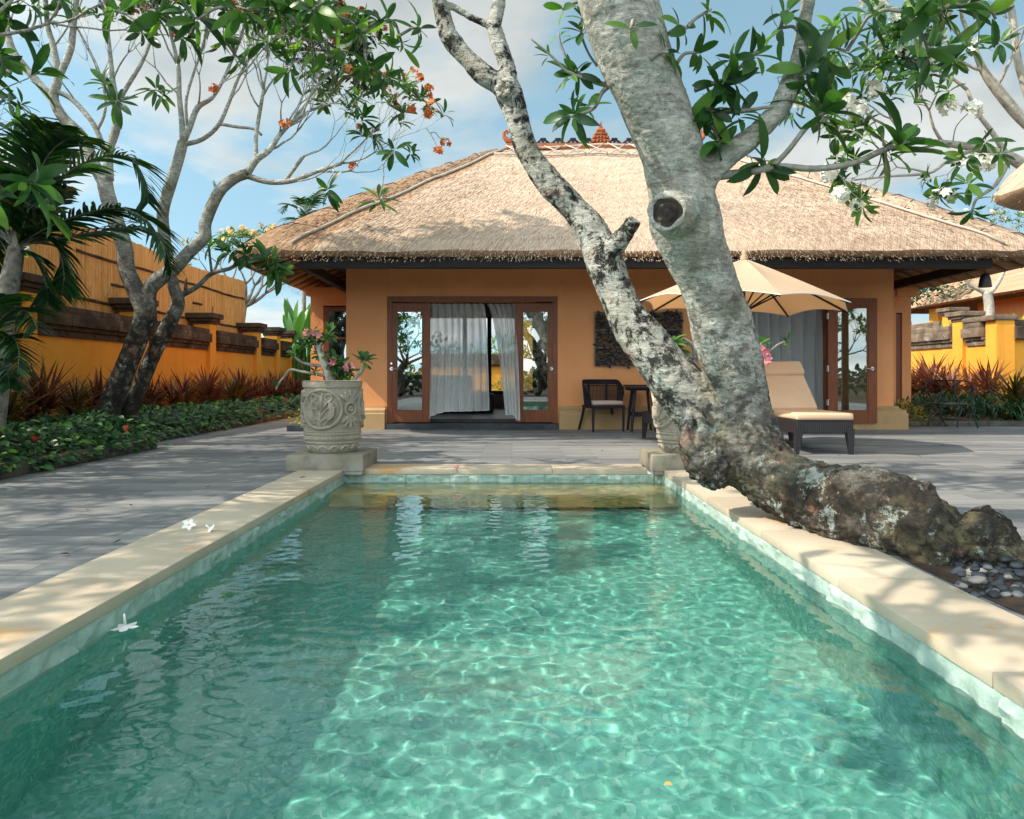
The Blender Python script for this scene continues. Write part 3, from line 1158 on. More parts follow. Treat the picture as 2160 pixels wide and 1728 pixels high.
    me.polygons.foreach_set('use_smooth', [True] * len(me.polygons))
    return ob, pt, per


TH = [MT['thatch'], MT['thatch_brown'], MT['straw'], MT['straw_brown']]

# ================================================================ the villa
YW = 12.9                                          # front wall
villa = thing('villa', 'long salmon walled villa with thatched hip roof and wide glass doors behind the pool', 'house', (2, YW, 0))
ZE = 2.68
vroof, vpt, vper = roof(villa, (-4.45, 8.45), (10.8, 19.0), 1.15, ZE, (-.08, 3.75, 14.8), 5.49, TH, 70000, 3,
                        brown=lambda e: e[0] < -3.0 and e[1] < 14)
# hip ropes (bamboo runners) on the roof, ridge lattice, ridge tiles and finials
NF = max(10, int((8.45 + 4.45) / .22))
for i in (0, NF):
    mb = MB()
    pts = [vpt(i, s) + V((0, -.02, .02)) for s in np.linspace(.02, .97, 24)]
    mb.tube(pts, .022, 6)
    mb.build('hip_runner', MT['bamboo_pole'], vroof, smooth=True)
for k in range(9):
    for dn in (.03, -.03):
        s = .08 + .1 * k
        mb = MB()
        mb.tube([vpt(NF, s) + V((0, 0, .03)), vpt(NF + 4, s + dn) + V((0, 0, .03)), vpt(NF + 8, s + 1.8 * dn) + V((0, 0, .03))], .008, 4)
        mb.build('hip_tie', MT['darkwood'], vroof)
for k in range(7):
    s = .12 + .12 * k
    mb = MB()
    mb.tube([vpt(P_ % len(vper), s) + V((0, 0, .03)) for P_ in (len(vper), len(vper) - 4, len(vper) - 8)], .008, 4)
    mb.build('hip_tie', MT['darkwood'], vroof)


def onfront(x, s):
    """point of the front slope above plan x, at fraction s from eave to ridge"""
    f0, f1 = vper[0], vper[NF]
    lo = f0[0] + (f0[2] - f0[0]) * s
    hi = f1[0] + (f1[2] - f1[0]) * s
    t = min(max((x - lo) / (hi - lo), 0), 1) * NF
    i = int(min(t, NF - 1))
    return vpt(i, s).lerp(vpt(i + 1, s), t - i)


mb = MB()
sA, sB = .885, .985
xa, xb = -.35, 4.0
mb.tube([onfront(x, sA) + V((0, -.03, .03)) for x in np.linspace(xa, xb, 16)], .020, 6)
mb.tube([onfront(x, sB) + V((0, -.03, .05)) for x in np.linspace(xa + .25, xb - .2, 16)], .022, 6)
x = xa + .15
while x < xb - .3:
    mb.tube([onfront(x, sA - .004) + V((0, -.04, .04)), onfront(x + .36, sB + .004) + V((0, -.04, .06))], .013, 5)
    mb.tube([onfront(x + .36, sA - .004) + V((0, -.05, .05)), onfront(x, sB + .004) + V((0, -.05, .07))], .013, 5)
    x += .42
mb.build('ridge_lattice', MT['bamboo_pole'], vroof, smooth=True)
zr_ = 5.49
mb = MB()
mb.b2((-.12, 14.70, zr_ - .05), (3.8, 14.90, zr_ + .07), .03)
mb.build('ridge_beam', MT['terracotta'], vroof)


def crest(mb, c, w_, h, d, lobes, mi=0):
    """openwork ridge carving: mirrored scrolls in relief on both faces"""
    for sgn in (-1, 1):
        for (px_, pz, r_) in lobes:
            n = 10
            pts = [(c[0] + sgn * (px_ * w_ + math.cos(a) * r_ * w_), c[1], c[2] + pz * h + math.sin(a) * r_ * h * .8)
                   for a in np.linspace(0, 5.2, n)]
            mb.tube(pts, [d * (1 - .5 * k / n) for k in range(n)], 6, mi=mi)


# row of small black crests
for cx in (.62, .92, 1.22, 1.52, 2.05, 2.35, 2.65, 2.95, 3.25):
    mb = MB()
    crest(mb, (cx, 14.8, zr_ + .07), .17, .13, .022, [(.25, .35, .28), (.55, .15, .2), (.12, .75, .18)])
    mb.b2((cx - .12, 14.76, zr_ + .06), (cx + .12, 14.84, zr_ + .10), .02)
    mb.build('ridge_crest', MT['darkwood'], vroof, smooth=True)
# tall middle finial: a stepped, pointed leaf of terracotta
mb = MB()
cx = gx(1267, 14.8)
prof = [(-.26, 0), (-.28, .10), (-.25, .2), (-.22, .28), (-.17, .36), (-.11, .42), (-.07, .48), (-.05, .54), (-.015, .62), (0, .66)]
prof = [(a * .68, b_ * .66) for a, b_ in prof]
poly = [(cx + a, zr_ + .06 + b_) for a, b_ in prof] + [(cx - a, zr_ + .06 + b_) for a, b_ in prof[-2::-1]]
mb.prism(poly, 'y', 14.77, 14.84)
for k, (zz_, ww) in enumerate(((.06, .15), (.14, .135), (.21, .10), (.28, .06))):
    for j in range(-2, 3):
        mb.lathe([(.0, -.035), (.03, -.014), (.034, .014), (.0, .04)], (cx + j * ww * .48, 14.75, zr_ + .06 + zz_), 8, caps=False)
    mb.tube([(cx - ww, 14.74, zr_ + .05 + zz_ - .05), (cx, 14.73, zr_ + .02 + zz_), (cx + ww, 14.74, zr_ + .05 + zz_ - .05)], .013, 6)
mb.lathe([(.02, 0), (.024, .03), (.0, .07)], (cx, 14.8, zr_ + .47), 8)
mb.build('finial', MT['terracotta'], vroof, smooth=40)
# end scrolls
for cx, sg in ((-.05, -1), (3.72, 1)):
    mb = MB()
    pts = [(cx + sg * a * .75, 14.8, zr_ + .03 + b_ * .68) for a, b_ in ((-.28, .06), (-.1, .1), (.05, .16), (.14, .27), (.15, .4), (.08, .47), (.03, .42), (.07, .36))]
    mb.tube(pts, [.05, .055, .055, .045, .035, .03, .022, .015], 8)
    for k in range(4):
        mb.tube([(cx + sg * (-.15 + .06 * k), 14.8, zr_ + .08), (cx + sg * (-.11 + .06 * k), 14.8, zr_ + .14 + .02 * k), (cx + sg * (-.07 + .06 * k), 14.8, zr_ + .16 + .03 * k)], [.035, .028, .01], 6)
    mb.build('end_scroll', MT['terracotta'], vroof, smooth=True)

# eave beam all round, rafters under the side eaves
mb = MB()
BZ0, BZ1 = 2.53, 2.68
bx0, bx1, by0, by1 = -3.22, 7.16, 11.02, 17.6
mb.b2((bx0, by0, BZ0), (bx1, by0 + .12, BZ1), .008)
mb.b2((bx0, by0 + .122, BZ0 + .002), (bx0 + .12, by1, BZ1 - .002), .008)
mb.b2((bx1 - .12, by0 + .122, BZ0 + .002), (bx1, by1, BZ1 - .002), .008)
mb.build('eave_beam', MT['darkwood'], villa)
for k in range(14):
    for sg in (0, 1):
        yy = 11.6 + .42 * k
        xo, xi = (-4.3, -2.4) if sg == 0 else (8.3, 6.4)
        mb = MB()
        mb.tube([(xo, yy, 2.70), (xi, yy + .0, 3.36 if k > 4 else 3.2)], .035, 7)
        mb.build('rafter', MT['rafter'], villa, smooth=True)
# dark boarded ceiling over the porch
mb = MB()
mb.b2((-3.08, 11.16, 2.80), (7.02, 13.5, 2.84))
mb.build('soffit', MT['darkwood'], villa)

# front wall with the two openings; XL/XR wall ends
XL, XR = gx(730, YW), gx(1885, YW)
D1 = (gx(817, YW), gx(1176, YW))
D2 = (gx(1478, YW), gx(1752, YW))
DT = gz(626, YW)                                   # head of the openings
WT_ = .26
mb = MB()
def wallseg(x0, x1, z0, z1):
    mb.b2((x0, YW, z0), (x1, YW + WT_, z1))
wallseg(XL, D1[0], 0, 2.82)
wallseg(D1[1], D2[0], 0, 2.82)
wallseg(D2[1], XR, 0, 2.82)
wallseg(D1[0] + .001, D1[1] - .001, DT, 2.819)
wallseg(D2[0] + .001, D2[1] - .001, DT, 2.819)
mb.b2((XL + .001, YW + WT_ + .001, 0), (XL + .25, 14.5, 2.82))
mb.b2((XR - .25, YW + WT_ + .001, 0), (XR - .001, 14.5, 2.82))
# set-back side wings
YB = 14.5
wl = (gx(655, YB), gx(733, YB))
wr_ = (gx(1880, YB), gx(1922, YB))
wn = (gx(682, YB), gx(733, YB))                    # window in the left wing
mb.b2((wl[0], YB, 0), (wn[0], 18.0, 2.62))
mb.b2((wn[0] + .001, YB + .001, gz(645, YB)), (XL + .26, YB + .25, 2.619))
mb.b2((wl[0] - .09, YB - .05, 2.50), (wn[0] + 1.2, YB + .2, 2.66), .01)
dw = (gx(1890, YB), gx(1903, YB))
mb.b2((XR - .3, YB, 0), (dw[0], YB + .25, 2.62))
mb.b2((dw[1], YB + .002, 0), (wr_[1], 18.0, 2.62))
mb.b2((dw[0] + .001, YB + .001, gz(660, YB)), (dw[1] - .001, YB + .24, 2.618))
mb.b2((wr_[1] - .3, YB - .05, 2.48), (wr_[1] + .12, YB + .2, 2.66), .01)
mb.build('wall', MT['plaster'], villa)

# inside: floor, back wall with a window, side walls, ceiling
mb = MB()
mb.b2((XL + .25, YW + .3, .10), (XR - .25, 18.0, .16), 0, 1)
yb_ = 18.0
wx0, wx1, wz0, wz1 = -2.6, .55, .55, 2.35          # back window
mb.b2((XL + .251, yb_, 0), (wx0, yb_ + .2, 2.9))
mb.b2((wx1, yb_, 0), (XR - .251, yb_ + .2, 2.9))
mb.b2((wx0 + .001, yb_ + .001, 0), (wx1 - .001, yb_ + .199, wz0))
mb.b2((wx0 + .001, yb_ + .001, wz1), (wx1 - .001, yb_ + .199, 2.9))
mb.b2((XL + .252, YW + .3, .16), (XL + .30, 17.99, 2.9))
mb.b2((XR - .30, YW + .3, .16), (XR - .252, 17.99, 2.9))
mb.b2((XL + .31, YW + .3, 2.70), (XR - .31, 17.98, 2.76))
mb.b2((2.7, YW + .4, .17), (2.85, 17.97, 2.69))
mb.build('room', [MT['room'], MT['roomfloor']], villa)
mb = MB()
for x in (wx0, -1.15, -.55, wx1):
    mb.b2((x - .05, yb_ - .05, wz0), (x + .05, yb_ + .02, wz1))
mb.b2((wx0, yb_ - .04, wz0 - .06), (wx1, yb_ + .01, wz0 + .02))
mb.build('back_window_frame', MT['darkwood'], villa)

# plinth with moulded top and proud ends
mb = MB()
def plinth(x0, x1, el=0, er=0):
    y0 = YW
    pf = [(y0 - .001, 0), (y0 - .17, 0), (y0 - .17, .27), (y0 - .15, .285), (y0 - .15, .33), (y0 - .10, .345), (y0 - .055, .37), (y0 - .05, .40), (y0 - .001, .40)]
    n = len(pf)
    vs = []
    for sgn, x in ((el, x0), (er, x1)):
        for (yy, zz_) in pf:
            vs.append((x + sgn * (y0 - yy), yy, zz_))
    fs = [tuple(range(n)), tuple(range(n, 2 * n))[::-1]]
    for i in range(n):
        j = (i + 1) % n
        fs.append((j, i, n + i, n + j))
    mb.add(vs, fs)
plinth(XL, D1[0] - .02, -1, 0)
mb.b2((XL - .17, YW, 0), (XL, YW + .4, .27))
mb.build('plinth', MT['plinth'], villa)
mb = MB()
plinth(D1[1] + .02, D2[0] - .02)
mb.build('plinth', MT['plinth'], villa)
mb = MB()
plinth(D2[1] + .02, XR, 0, 1)
mb.b2((XR, YW, 0), (XR + .17, YW + .4, .27))
mb.b2((XR, YW + .001, .27), (XR + .09, YW + .4, .39), .01)
mb.build('plinth', MT['plinth'], villa)
for D in (D1, D2):
    mb = MB()
    mb.b2((D[0] - .02, YW - .16, 0), (D[1] + .02, YW + .32, .095), .008)
    mb.build('door_step', MT['blackstone'], villa)


def door_frame(D):
    mb = MB()
    for x in (D[0], D[1] - .09):
        mb.b2((x, YW - .02, .096), (x + .09, YW + .20, DT - .09), .006)
    mb.b2((D[0], YW - .022, DT - .09), (D[1], YW + .2, DT + .001), .006)
    return mb.build('door_frame', MT['doorwood'], villa)


def door_leaf(x0, x1, z0, z1, y, hx, hd, st=.13, sb=.20, label=None):
    """framed glass leaf in the plane y"""
    mb = MB()
    d = .05
    mb.b2((x0, y, z0), (x0 + st, y + d, z1), .006)
    mb.b2((x1 - st, y, z0), (x1, y + d, z1), .006)
    mb.b2((x0 + st, y + .002, z0), (x1 - st, y + d - .002, z0 + sb), .004)
    mb.b2((x0 + st, y + .002, z1 - st), (x1 - st, y + d - .002, z1), .004)
    for a, b_ in (((x0 + st, z0 + sb), (x0 + st + .02, z1 - st)), ((x1 - st - .02, z0 + sb), (x1 - st, z1 - st)),
                  ((x0 + st + .02, z0 + sb), (x1 - st - .02, z0 + sb + .02)), ((x0 + st + .02, z1 - st - .02), (x1 - st - .02, z1 - st))):
        mb.b2((a[0], y + .010, a[1]), (b_[0], y + d - .010, b_[1]))
    lf = mb.build('door_leaf', MT['doorwood'], villa)
    if label:
        lf['label'] = label
    mb = MB()
    mb.b2((x0 + st + .012, y + .022, z0 + sb + .012), (x1 - st - .012, y + .028, z1 - st - .012))
    mb.build('glass_pane', MT['glass'], lf)
    mb = MB()
    hz = gz(778, YW)
    mb.tube([(hx, y + .001, hz), (hx, y - .012, hz)], [.030, .030], 16)
    mb.tube([(hx, y - .012, hz), (hx, y - .045, hz)], [.012, .012], 10)
    mb.tube([(hx, y - .045, hz), (hx + hd * .05, y - .048, hz), (hx + hd * .10, y - .044, hz - .004), (hx + hd * .125, y - .040, hz + .004)], [.011, .010, .008, .007], 8)
    mb.build('door_handle', MT['chrome'], lf, smooth=40)
    return lf


ZD0, ZD1 = gz(891, YW), gz(640, YW)
door_frame(D1)
l1 = door_leaf(gx(820, YW), gx(908, YW), ZD0, ZD1, YW - .01, gx(826, YW), 1)
mb = MB()
mb.tube([(gx(826, YW), YW - .011, gz(767, YW)), (gx(826, YW), YW - .03, gz(767, YW))], .018, 12)
mb.build('keyhole', MT['chrome'], l1, smooth=40)
door_leaf(gx(1086, YW), gx(1173, YW), ZD0, ZD1, YW - .01, gx(1163, YW), -1)
door_frame(D2)
door_leaf(gx(1482, YW), gx(1565, YW), ZD0, ZD1, YW - .01, gx(1488, YW), 1)
YD = YW - .16
lf4 = door_leaf(gx(1744, YD), gx(1847, YD), ZD0, gz(630, YD), YD - .06, gx(1836, YD), -1, .15, .20, label='glass door leaf swung open flat against the wall')
for hz in (.42, 1.0, 1.9):
    mb = MB()
    mb.b2((gx(1744, YD) - .012, YD - .065, hz), (gx(1744, YD) + .006, YD - .005, hz + .1))
    mb.build('hinge', MT['chrome'], lf4)
# window of the left wing and dark door edge of the right wing
mb = MB()
z0, z1 = .35, gz(648, YB)
mb.b2((wn[0], YB - .01, z0), (wn[0] + .10, YB + .12, z1), .005)
mb.b2((wn[0] + .1, YB - .008, z1 - .08), (XL - .01, YB + .1, z1), .005)
mb.b2((wn[0] + .1, YB - .008, z0), (XL - .01, YB + .1, z0 + .12), .005)
mb.b2((wn[0] + .1, YB + .01, gz(716, YB)), (XL - .01, YB + .08, gz(711, YB)), .005)
wf = mb.build('window_frame', MT['doorwood'], villa)
mb = MB()
mb.b2((wn[0] + .1, YB + .04, z0 + .1), (XL - .005, YB + .045, z1 - .07))
mb.build('window_pane', MT['glass'], wf)
mb = MB()
mb.b2((wn[0] + .02, YB + .16, z0), (XL + .2, YB + .2, z1))  # plain dark board behind the pane, so the glass reads dark
mb.build('window_backing', MT['darkwood'], villa)
mb = MB()
mb.b2((dw[0], YB + .03, .0), (dw[1], YB + .1, gz(662, YB)), .005)
mb.build('side_door', MT['doorwood'], villa)
mb = MB()
mb.grid(lambda u, v: V((gx(716, YB) + .4 * u, YB + .10 + .012 * math.sin(u * 40), .35 + v * (gz(718, YB) - .35))), 30, 2)
mb.build('window_curtain', pm('white_curtain', [(.3, (.75, .73, .68)), (.7, (.8, .78, .74))], 3, 2, .9, 0), villa, smooth=True)


# ---- sheer curtains blown out through the doorways (each hangs from the door head)
def curtain(name, label, top, bot, y_in, y_out, ztop, hem, seed, nfold, group='sheer curtains in the doorways'):
    """top/bot: x ranges at the head and hem; hem(u) -> z of the hem; billows towards the pool"""
    rnd = random.Random(seed)
    ph = rnd.uniform(0, 6)
    o = thing(name, label, 'curtain', ((bot[0] + bot[1]) / 2, y_out, .1), group)

    def fn(u, v):
        s = v
        zb = hem(u)
        z = ztop + (zb - ztop) * s
        e = s ** 1.5
        xa_ = top[0] + (bot[0] - top[0]) * (s ** .55)
        xb_ = top[1] + (bot[1] - top[1]) * (s ** .55)
        x = xa_ + (xb_ - xa_) * (u + .018 * math.sin(u * nfold * 6.28 + ph))
        f = math.sin(u * nfold * 6.28 + 1.6 * noise.noise(V((u * 3, s * 1.5, seed)))) * (.045 * (1 - .55 * s) + .012)
        f += .025 * noise.noise(V((u * 9, s * 2, seed + 5)))
        f += .006 * math.sin(u * nfold * 24 + 3 * s)
        bil = .9 * math.sin(math.pi * min(1, .16 + .7 * u)) if bot[1] - bot[0] > .6 else .9
        y = y_in + (y_out - y_in) * e * bil + f
        return V((x, y, z))
    mb = MB()
    mb.grid(fn, 150, 44)
    mb.build('sheer_cloth', MT['sheer'], o, smooth=True)
    mb = MB()
    mb.tube([fn(u, 1.0) for u in np.linspace(0, 1, 70)], .006, 5)
    mb.tube([fn(1.0, v) for v in np.linspace(0, 1, 40)], .006, 5)
    mb.build('hem', MT['cloth_hem'], o, smooth=True)
    return o


MT['cloth_hem'] = pm('cloth_hem', [(.3, (.72, .72, .70)), (.7, (.8, .8, .78))], 9, 2, .9, 0)
zt = gz(640, YW)
YO = YW - .75
curtain('sheer_curtain', 'wide sheer white curtain billowing out of the left doorway', (gx(906, YW + .1), gx(1018, YW + .1)),
        (gx(896, YO), gx(1027, YO)), YW + .12, YO, zt,
        lambda u: gz(886, YO) + (gz(868, YO) - gz(886, YO)) * min(1, math.sin(math.pi * min(.5, u * 1.15)) ** .8) - (.03 * max(0, u - .8)), 3, 8)
curtain('sheer_curtain', 'narrow sheer white curtain swept aside at the right of the left doorway', (gx(1026, YW + .1), gx(1086, YW + .1)),
        (gx(1066, YO + .1), gx(1097, YO + .1)), YW + .12, YO + .1, zt,
        lambda u: gz(876 + 12 * min(1, max(0, (u - .55) * 4)), YO), 5, 5)
YO2 = YW + .05
curtain('sheer_curtain', 'sheer curtain hanging closed behind the right lounger and the parasol', (gx(1570, YW + .15), gx(1744, YW + .15)),
        (gx(1580, YO2), gx(1740, YO2)), YW + .16, YO2, zt, lambda u: .14, 9, 7)

# ---- courtyard seen through the room: wall with dark coping, planter with yellow croton
cw = thing('courtyard_wall', 'orange courtyard wall with dark coping seen through the open doorway', 'wall', (-1, 22.5, 0))
mb = MB()
mb.b2((-4.0, 22.5, 0), (3, 22.75, 1.25))
mb.b2((.28, 22.3, 0), (.75, 22.74, 2.6))
mb.build('wall', MT['yellow'], cw)
mb = MB()
mb.b2((-4.0, 22.42, 1.251), (3, 22.85, 1.62), .04)
mb.build('coping', MT['moss'], cw)
pl = thing('planter_box', 'black planter box in the courtyard seen through the left doorway', 'planter', (-.35, 20.2, 0))
mb = MB()
mb.b2((-1.05, 19.95, 0), (.6, 20.5, .42), .02)
mb.b2((-1.1, 19.9, .34), (.65, 20.55, .42), .02)
mb.build('box', MT['blackstone'], pl)
# ================================================================ pedestals and carved pots
def pedestal(x0, x1, label):
    o = thing('pedestal', label, 'pedestal', ((x0 + x1) / 2, 7.42, 0), 'stone pedestals at the pool corners')
    mb = MB()
    mb.b2((x0, 7.05, .0), (x1, 7.80, .155), .012)
    mb.b2((x0 + .01, 7.06, -.03), (x1 - .01, 7.6, .0))
    mb.build('block', MT['pedestal'], o, smooth=30)
    return o


pedestal(-2.16, -1.42, 'low grey stone block under the left carved pot')
pedestal(1.34, 2.08, 'low sunlit stone block under the right carved pot')


def dseg(P, a, b_):
    a, b_ = np.array(a), np.array(b_)
    d = b_ - a
    t = np.clip(((P - a) @ d) / max(1e-9, d @ d), 0, 1)
    return np.linalg.norm(P - a - t[..., None] * d, axis=-1)


def arc(cx, cy, rx, ry, a0, a1, n=16):
    return [(cx + rx * math.cos(R(a0 + (a1 - a0) * i / n)), cy + ry * math.sin(R(a0 + (a1 - a0) * i / n))) for i in range(n + 1)]


def carved_pot(loc, label, rz):
    o = thing('carved_pot', label, 'planter', loc, 'carved stone pots', rz)
    NU, NV = 420, 200
    RB, HT = .305, .71
    per = 3
    uu = np.linspace(0, 2 * math.pi, NU, endpoint=False)
    vv_ = np.linspace(0, 1, NV)
    U, W = np.meshgrid(uu, vv_)
    prof = np.interp(W, [0, .02, .08, .2, .35, .6, .8, .895, .90, 1.0], [.235, .25, .272, .296, .306, .307, .302, .298, .304, .308])
    hgt = np.zeros_like(U)
    # rim band, beaded band and footing
    hgt += .010 * ((W > .905) & (W < .995))
    hgt += .008 * np.exp(-((W - .265) / .016) ** 2) + .010 * np.exp(-((W - .145) / .010) ** 2) + .006 * np.exp(-((W - .30) / .008) ** 2)
    bead = np.abs(np.sin(U * 24 + (W - .2) * 9)) ** .7
    hgt += .013 * bead * np.clip(1 - ((W - .205) / .036) ** 2, 0, 1)
    lf = np.abs(np.sin(U * 7))
    hgt += .012 * np.clip(1 - np.abs(W - .045 - .055 * lf) / .022, 0, 1) + .007 * (np.abs(np.sin(U * 14)) > .6) * np.clip(1 - ((W - .06) / .04) ** 2, 0, 1)
    # carved panel, in metres along the girth
    G = 2 * math.pi / per
    X = ((U + G / 2) % G - G / 2) * .305
    Y_ = W * HT
    P = np.stack([X, Y_], -1)
    cy0 = .435
    st = []                                        # (polyline, half width, height)
    st.append((arc(-.075, cy0, .215, .185, 0, 360, 40), .020, .024))
    st.append((arc(-.075, cy0, .185, .155, 0, 360, 36), .007, .010))
    st.append((arc(.235, cy0, .060, .060, 0, 360, 20), .017, .026))
    st.append((arc(.235, cy0, .020, .020, 0, 360, 10), .016, .022))
    st.append(([(-.075, .27), (-.085, .36), (-.07, .46), (-.06, .57)], .014, .022))
    for sx in (-1, 1):
        c = -.075 + sx * .075
        st.append((arc(c + sx * .005, .545, .034, .034, 250 if sx > 0 else -70, (250 - 330) if sx > 0 else 260, 14), .012, .020))
        st.append(([(c - sx * .05, .44), (c - sx * .01, .50), (c + sx * .035, .53)], .011, .018))
        st.append(([(-.075, .31), (-.075 + sx * .05, .35), (-.075 + sx * .075, .33)], .013, .018))
        st.append(([(-.075, .36), (-.075 + sx * .05, .43), (-.075 + sx * .09, .45)], .012, .018))
        # birds: body, breast, head, wing, tail
        bx = -.075 + sx * .105
        st.append(([(bx - sx * .01, .36), (bx + sx * .012, .42), (bx, .475)], .030, .030))
        st.append(([(bx, .475), (bx - sx * .018, .505)], .016, .030))
        st.append(([(bx - sx * .018, .505), (bx - sx * .045, .498)], .006, .024))
        st.append(([(bx + sx * .03, .45), (bx + sx * .02, .37), (bx - sx * .02, .33)], .010, .038))
        for t in (-.022, 0, .022):
            st.append(([(bx - sx * .01, .36), (bx - sx * .03 + t, .29)], .007, .022))
    for sy in (-1, 1):                             # acanthus above and below the loops
        for a in (-55, -28, 0, 28, 55):
            q = [(.235 + .02 * math.sin(R(a)), cy0 + sy * .06), (.235 + .075 * math.sin(R(a)), cy0 + sy * (.06 + .075 * math.cos(R(a)))),
                 (.235 + .10 * math.sin(R(a * 1.25)), cy0 + sy * (.06 + .115 * math.cos(R(a))))]
            st.append((q, .016, .024))
            st.append(([(q[1][0] - .02, q[1][1]), (q[1][0] + .02, q[1][1] + .01)], .011, .022))
    mask = (W > .30) & (W < .895)
    car = np.zeros_like(U)
    for sh in (-G * .305, 0, G * .305):
        Q = P + np.array([sh, 0])
        for pl_, hw, h in st:
            d = np.full(U.shape, 9.0)
            for a, b_ in zip(pl_[:-1], pl_[1:]):
                d = np.minimum(d, dseg(Q, a, b_))
            car = np.maximum(car, h * np.clip(1 - (d / hw) ** 2, 0, 1) ** .5)
    hgt += 1.2 * car * mask
    rn = np.random.RandomState(2)
    hgt += .0012 * rn.randn(*U.shape)
    Rr = prof * .955 + hgt - .012
    verts = np.stack([Rr * np.cos(U), Rr * np.sin(U), W * HT], -1).reshape(-1, 3)
    mb = MB()
    mb.v = [tuple(p) for p in verts]
    for j in range(NV - 1):
        for i in range(NU):
            i2 = (i + 1) % NU
            mb.f.append((j * NU + i, j * NU + i2, (j + 1) * NU + i2, (j + 1) * NU + i))
    mb.m = [0] * len(mb.f)
    mb.lathe([(.298, HT), (.27, HT + .004), (.262, HT - .02), (.262, HT - .10)], n=64, caps=False)
    mb.build('pot', MT['pot'], o, smooth=True, world=False)
    mb = MB()
    mb.lathe([(.001, HT - .035), (.12, HT - .03), (.262, HT - .055)], n=40, caps=False)
    mb.build('soil', MT['soil'], o, smooth=True, world=False)
    return o


POTL, POTR = (-1.80, 7.42, .155), (1.735, 7.42, .155)
carved_pot(POTL, 'shaded carved stone pot left of the pool with pink flowers growing in it', R(-85))
carved_pot(POTR, 'carved stone pot partly hidden behind the leaning tree trunk', R(-30))


def adenium(name, label, Y, stems, tips, flowers, seed):
    o = thing(name, label, 'plant', (at(*stems[0][0][:2], Y)), 'desert roses in the carved pots')
    w_, l_, f_ = MB(), MB(), MB()
    rnd = random.Random(seed)
    for st in stems:
        w_ = MB()
        limb(w_, [(a, b_, Y + (c if len(q) > 3 else 0), d) for q in st for a, b_, c, d in [q if len(q) == 4 else (q[0], q[1], 0, q[2])]], 9)
        w_.build('stem', MT['twig'], o, smooth=True)
    for (px, py, ax, n, L) in tips:
        whorl(l_, at(px, py, Y), ax, n + 3, L * 1.25, rnd, .36, 0, (0, 65), (.05, .3))
    for (px, py) in flowers:
        for k in range(3):
            flower(f_, at(px + rnd.uniform(-9, 9), py + rnd.uniform(-7, 7), Y - .03), V((rnd.uniform(-.5, .5), -1, rnd.uniform(-.1, .6))), .042, rnd)
    l_.build('foliage', MT['leaf'], o, smooth=True)
    if f_.v:
        f_.build('blossom', MT['fl_pink'], o)
    return o


adenium('desert_rose', 'bare branched pink desert rose in the shaded left pot', 7.4,
        [[(702, 812, 22), (690, 780, 19), (679, 752, 17), (672, 735, 12), (664, 722, 9), (658, 706, 6)],
         [(672, 735, 9), (684, 717, 7), (694, 702, 5)],
         [(688, 772, 8), (660, 770, 7), (636, 764, 6), (621, 752, 5)],
         [(690, 793, 7), (665, 789, 7), (635, 784, 6), (612, 780, 5), (600, 795, 5), (590, 806, 4), (582, 822, 4)],
         [(742, 808, 10), (752, 795, 9), (764, 780, 8), (768, 764, 6)],
         [(704, 810, 5), (706, 780, 4), (708, 762, 4)], [(716, 812, 6), (722, 795, 5), (735, 785, 4)]],
        [(652, 722, (-.4, -.6, .4), 10, .09), (640, 728, (-.6, -.5, .2), 9, .08), (668, 718, (.3, -.7, .2), 9, .08), (690, 712, (.4, -.6, .3), 9, .09), (700, 765, (-.3, -.7, .4), 9, .09), (720, 772, (.1, -.8, .4), 10, .09), (660, 700, (0, -.4, 1), 9, .10), (694, 700, (.6, -.3, .8), 9, .11), (645, 712, (-.5, -.3, .7), 8, .09), (623, 745, (-.6, -.4, .5), 10, .11),
         (674, 748, (.2, -.8, .3), 9, .09), (708, 756, (.1, -.5, .8), 10, .10), (712, 780, (.4, -.7, .4), 12, .11), (735, 783, (.6, -.5, .3), 10, .10),
         (770, 758, (.4, -.3, .9), 13, .12), (664, 784, (-.3, -.6, .4), 7, .07), (725, 792, (.2, -.8, .2), 10, .10), (633, 738, (-.3, -.5, .6), 7, .09), (583, 808, (-.5, 0, -.6), 3, .06),
         (700, 778, (-.2, -.8, .3), 8, .09)],
        [(645, 703), (662, 705), (704, 767), (739, 779)], 5)
adenium('desert_rose', 'pruned pink desert rose in the sunlit right pot behind the trunk', 7.4,
        [[(1457, 812, 16), (1462, 780, 14), (1466, 755, 12), (1464, 735, 10), (1455, 722, 7), (1440, 715, 6)],
         [(1433, 785, 14), (1434, 765, 13), (1435, 748, 12), (1450, 750, 8), (1466, 757, 8)],
         [(1436, 780, 4), (1455, 787, 4), (1480, 780, 4)],
         [(1560, 800, 8), (1580, 770, 7), (1610, 748, 6), (1622, 742, 5), (1640, 728, 5), (1658, 720, 4)], [(1580, 770, 6), (1600, 735, 5), (1607, 722, 4)]],
        [(1416, 722, (-.2, -.5, .9), 16, .15), (1425, 735, (.1, -.8, .4), 12, .13), (1607, 722, (0, -.5, .9), 8, .09), (1660, 718, (.6, -.3, .5), 6, .08), (1392, 705, (-.3, -.2, .9), 5, .06)],
        [(1614, 740), (1616, 757), (1474, 806), (1610, 748)], 9)


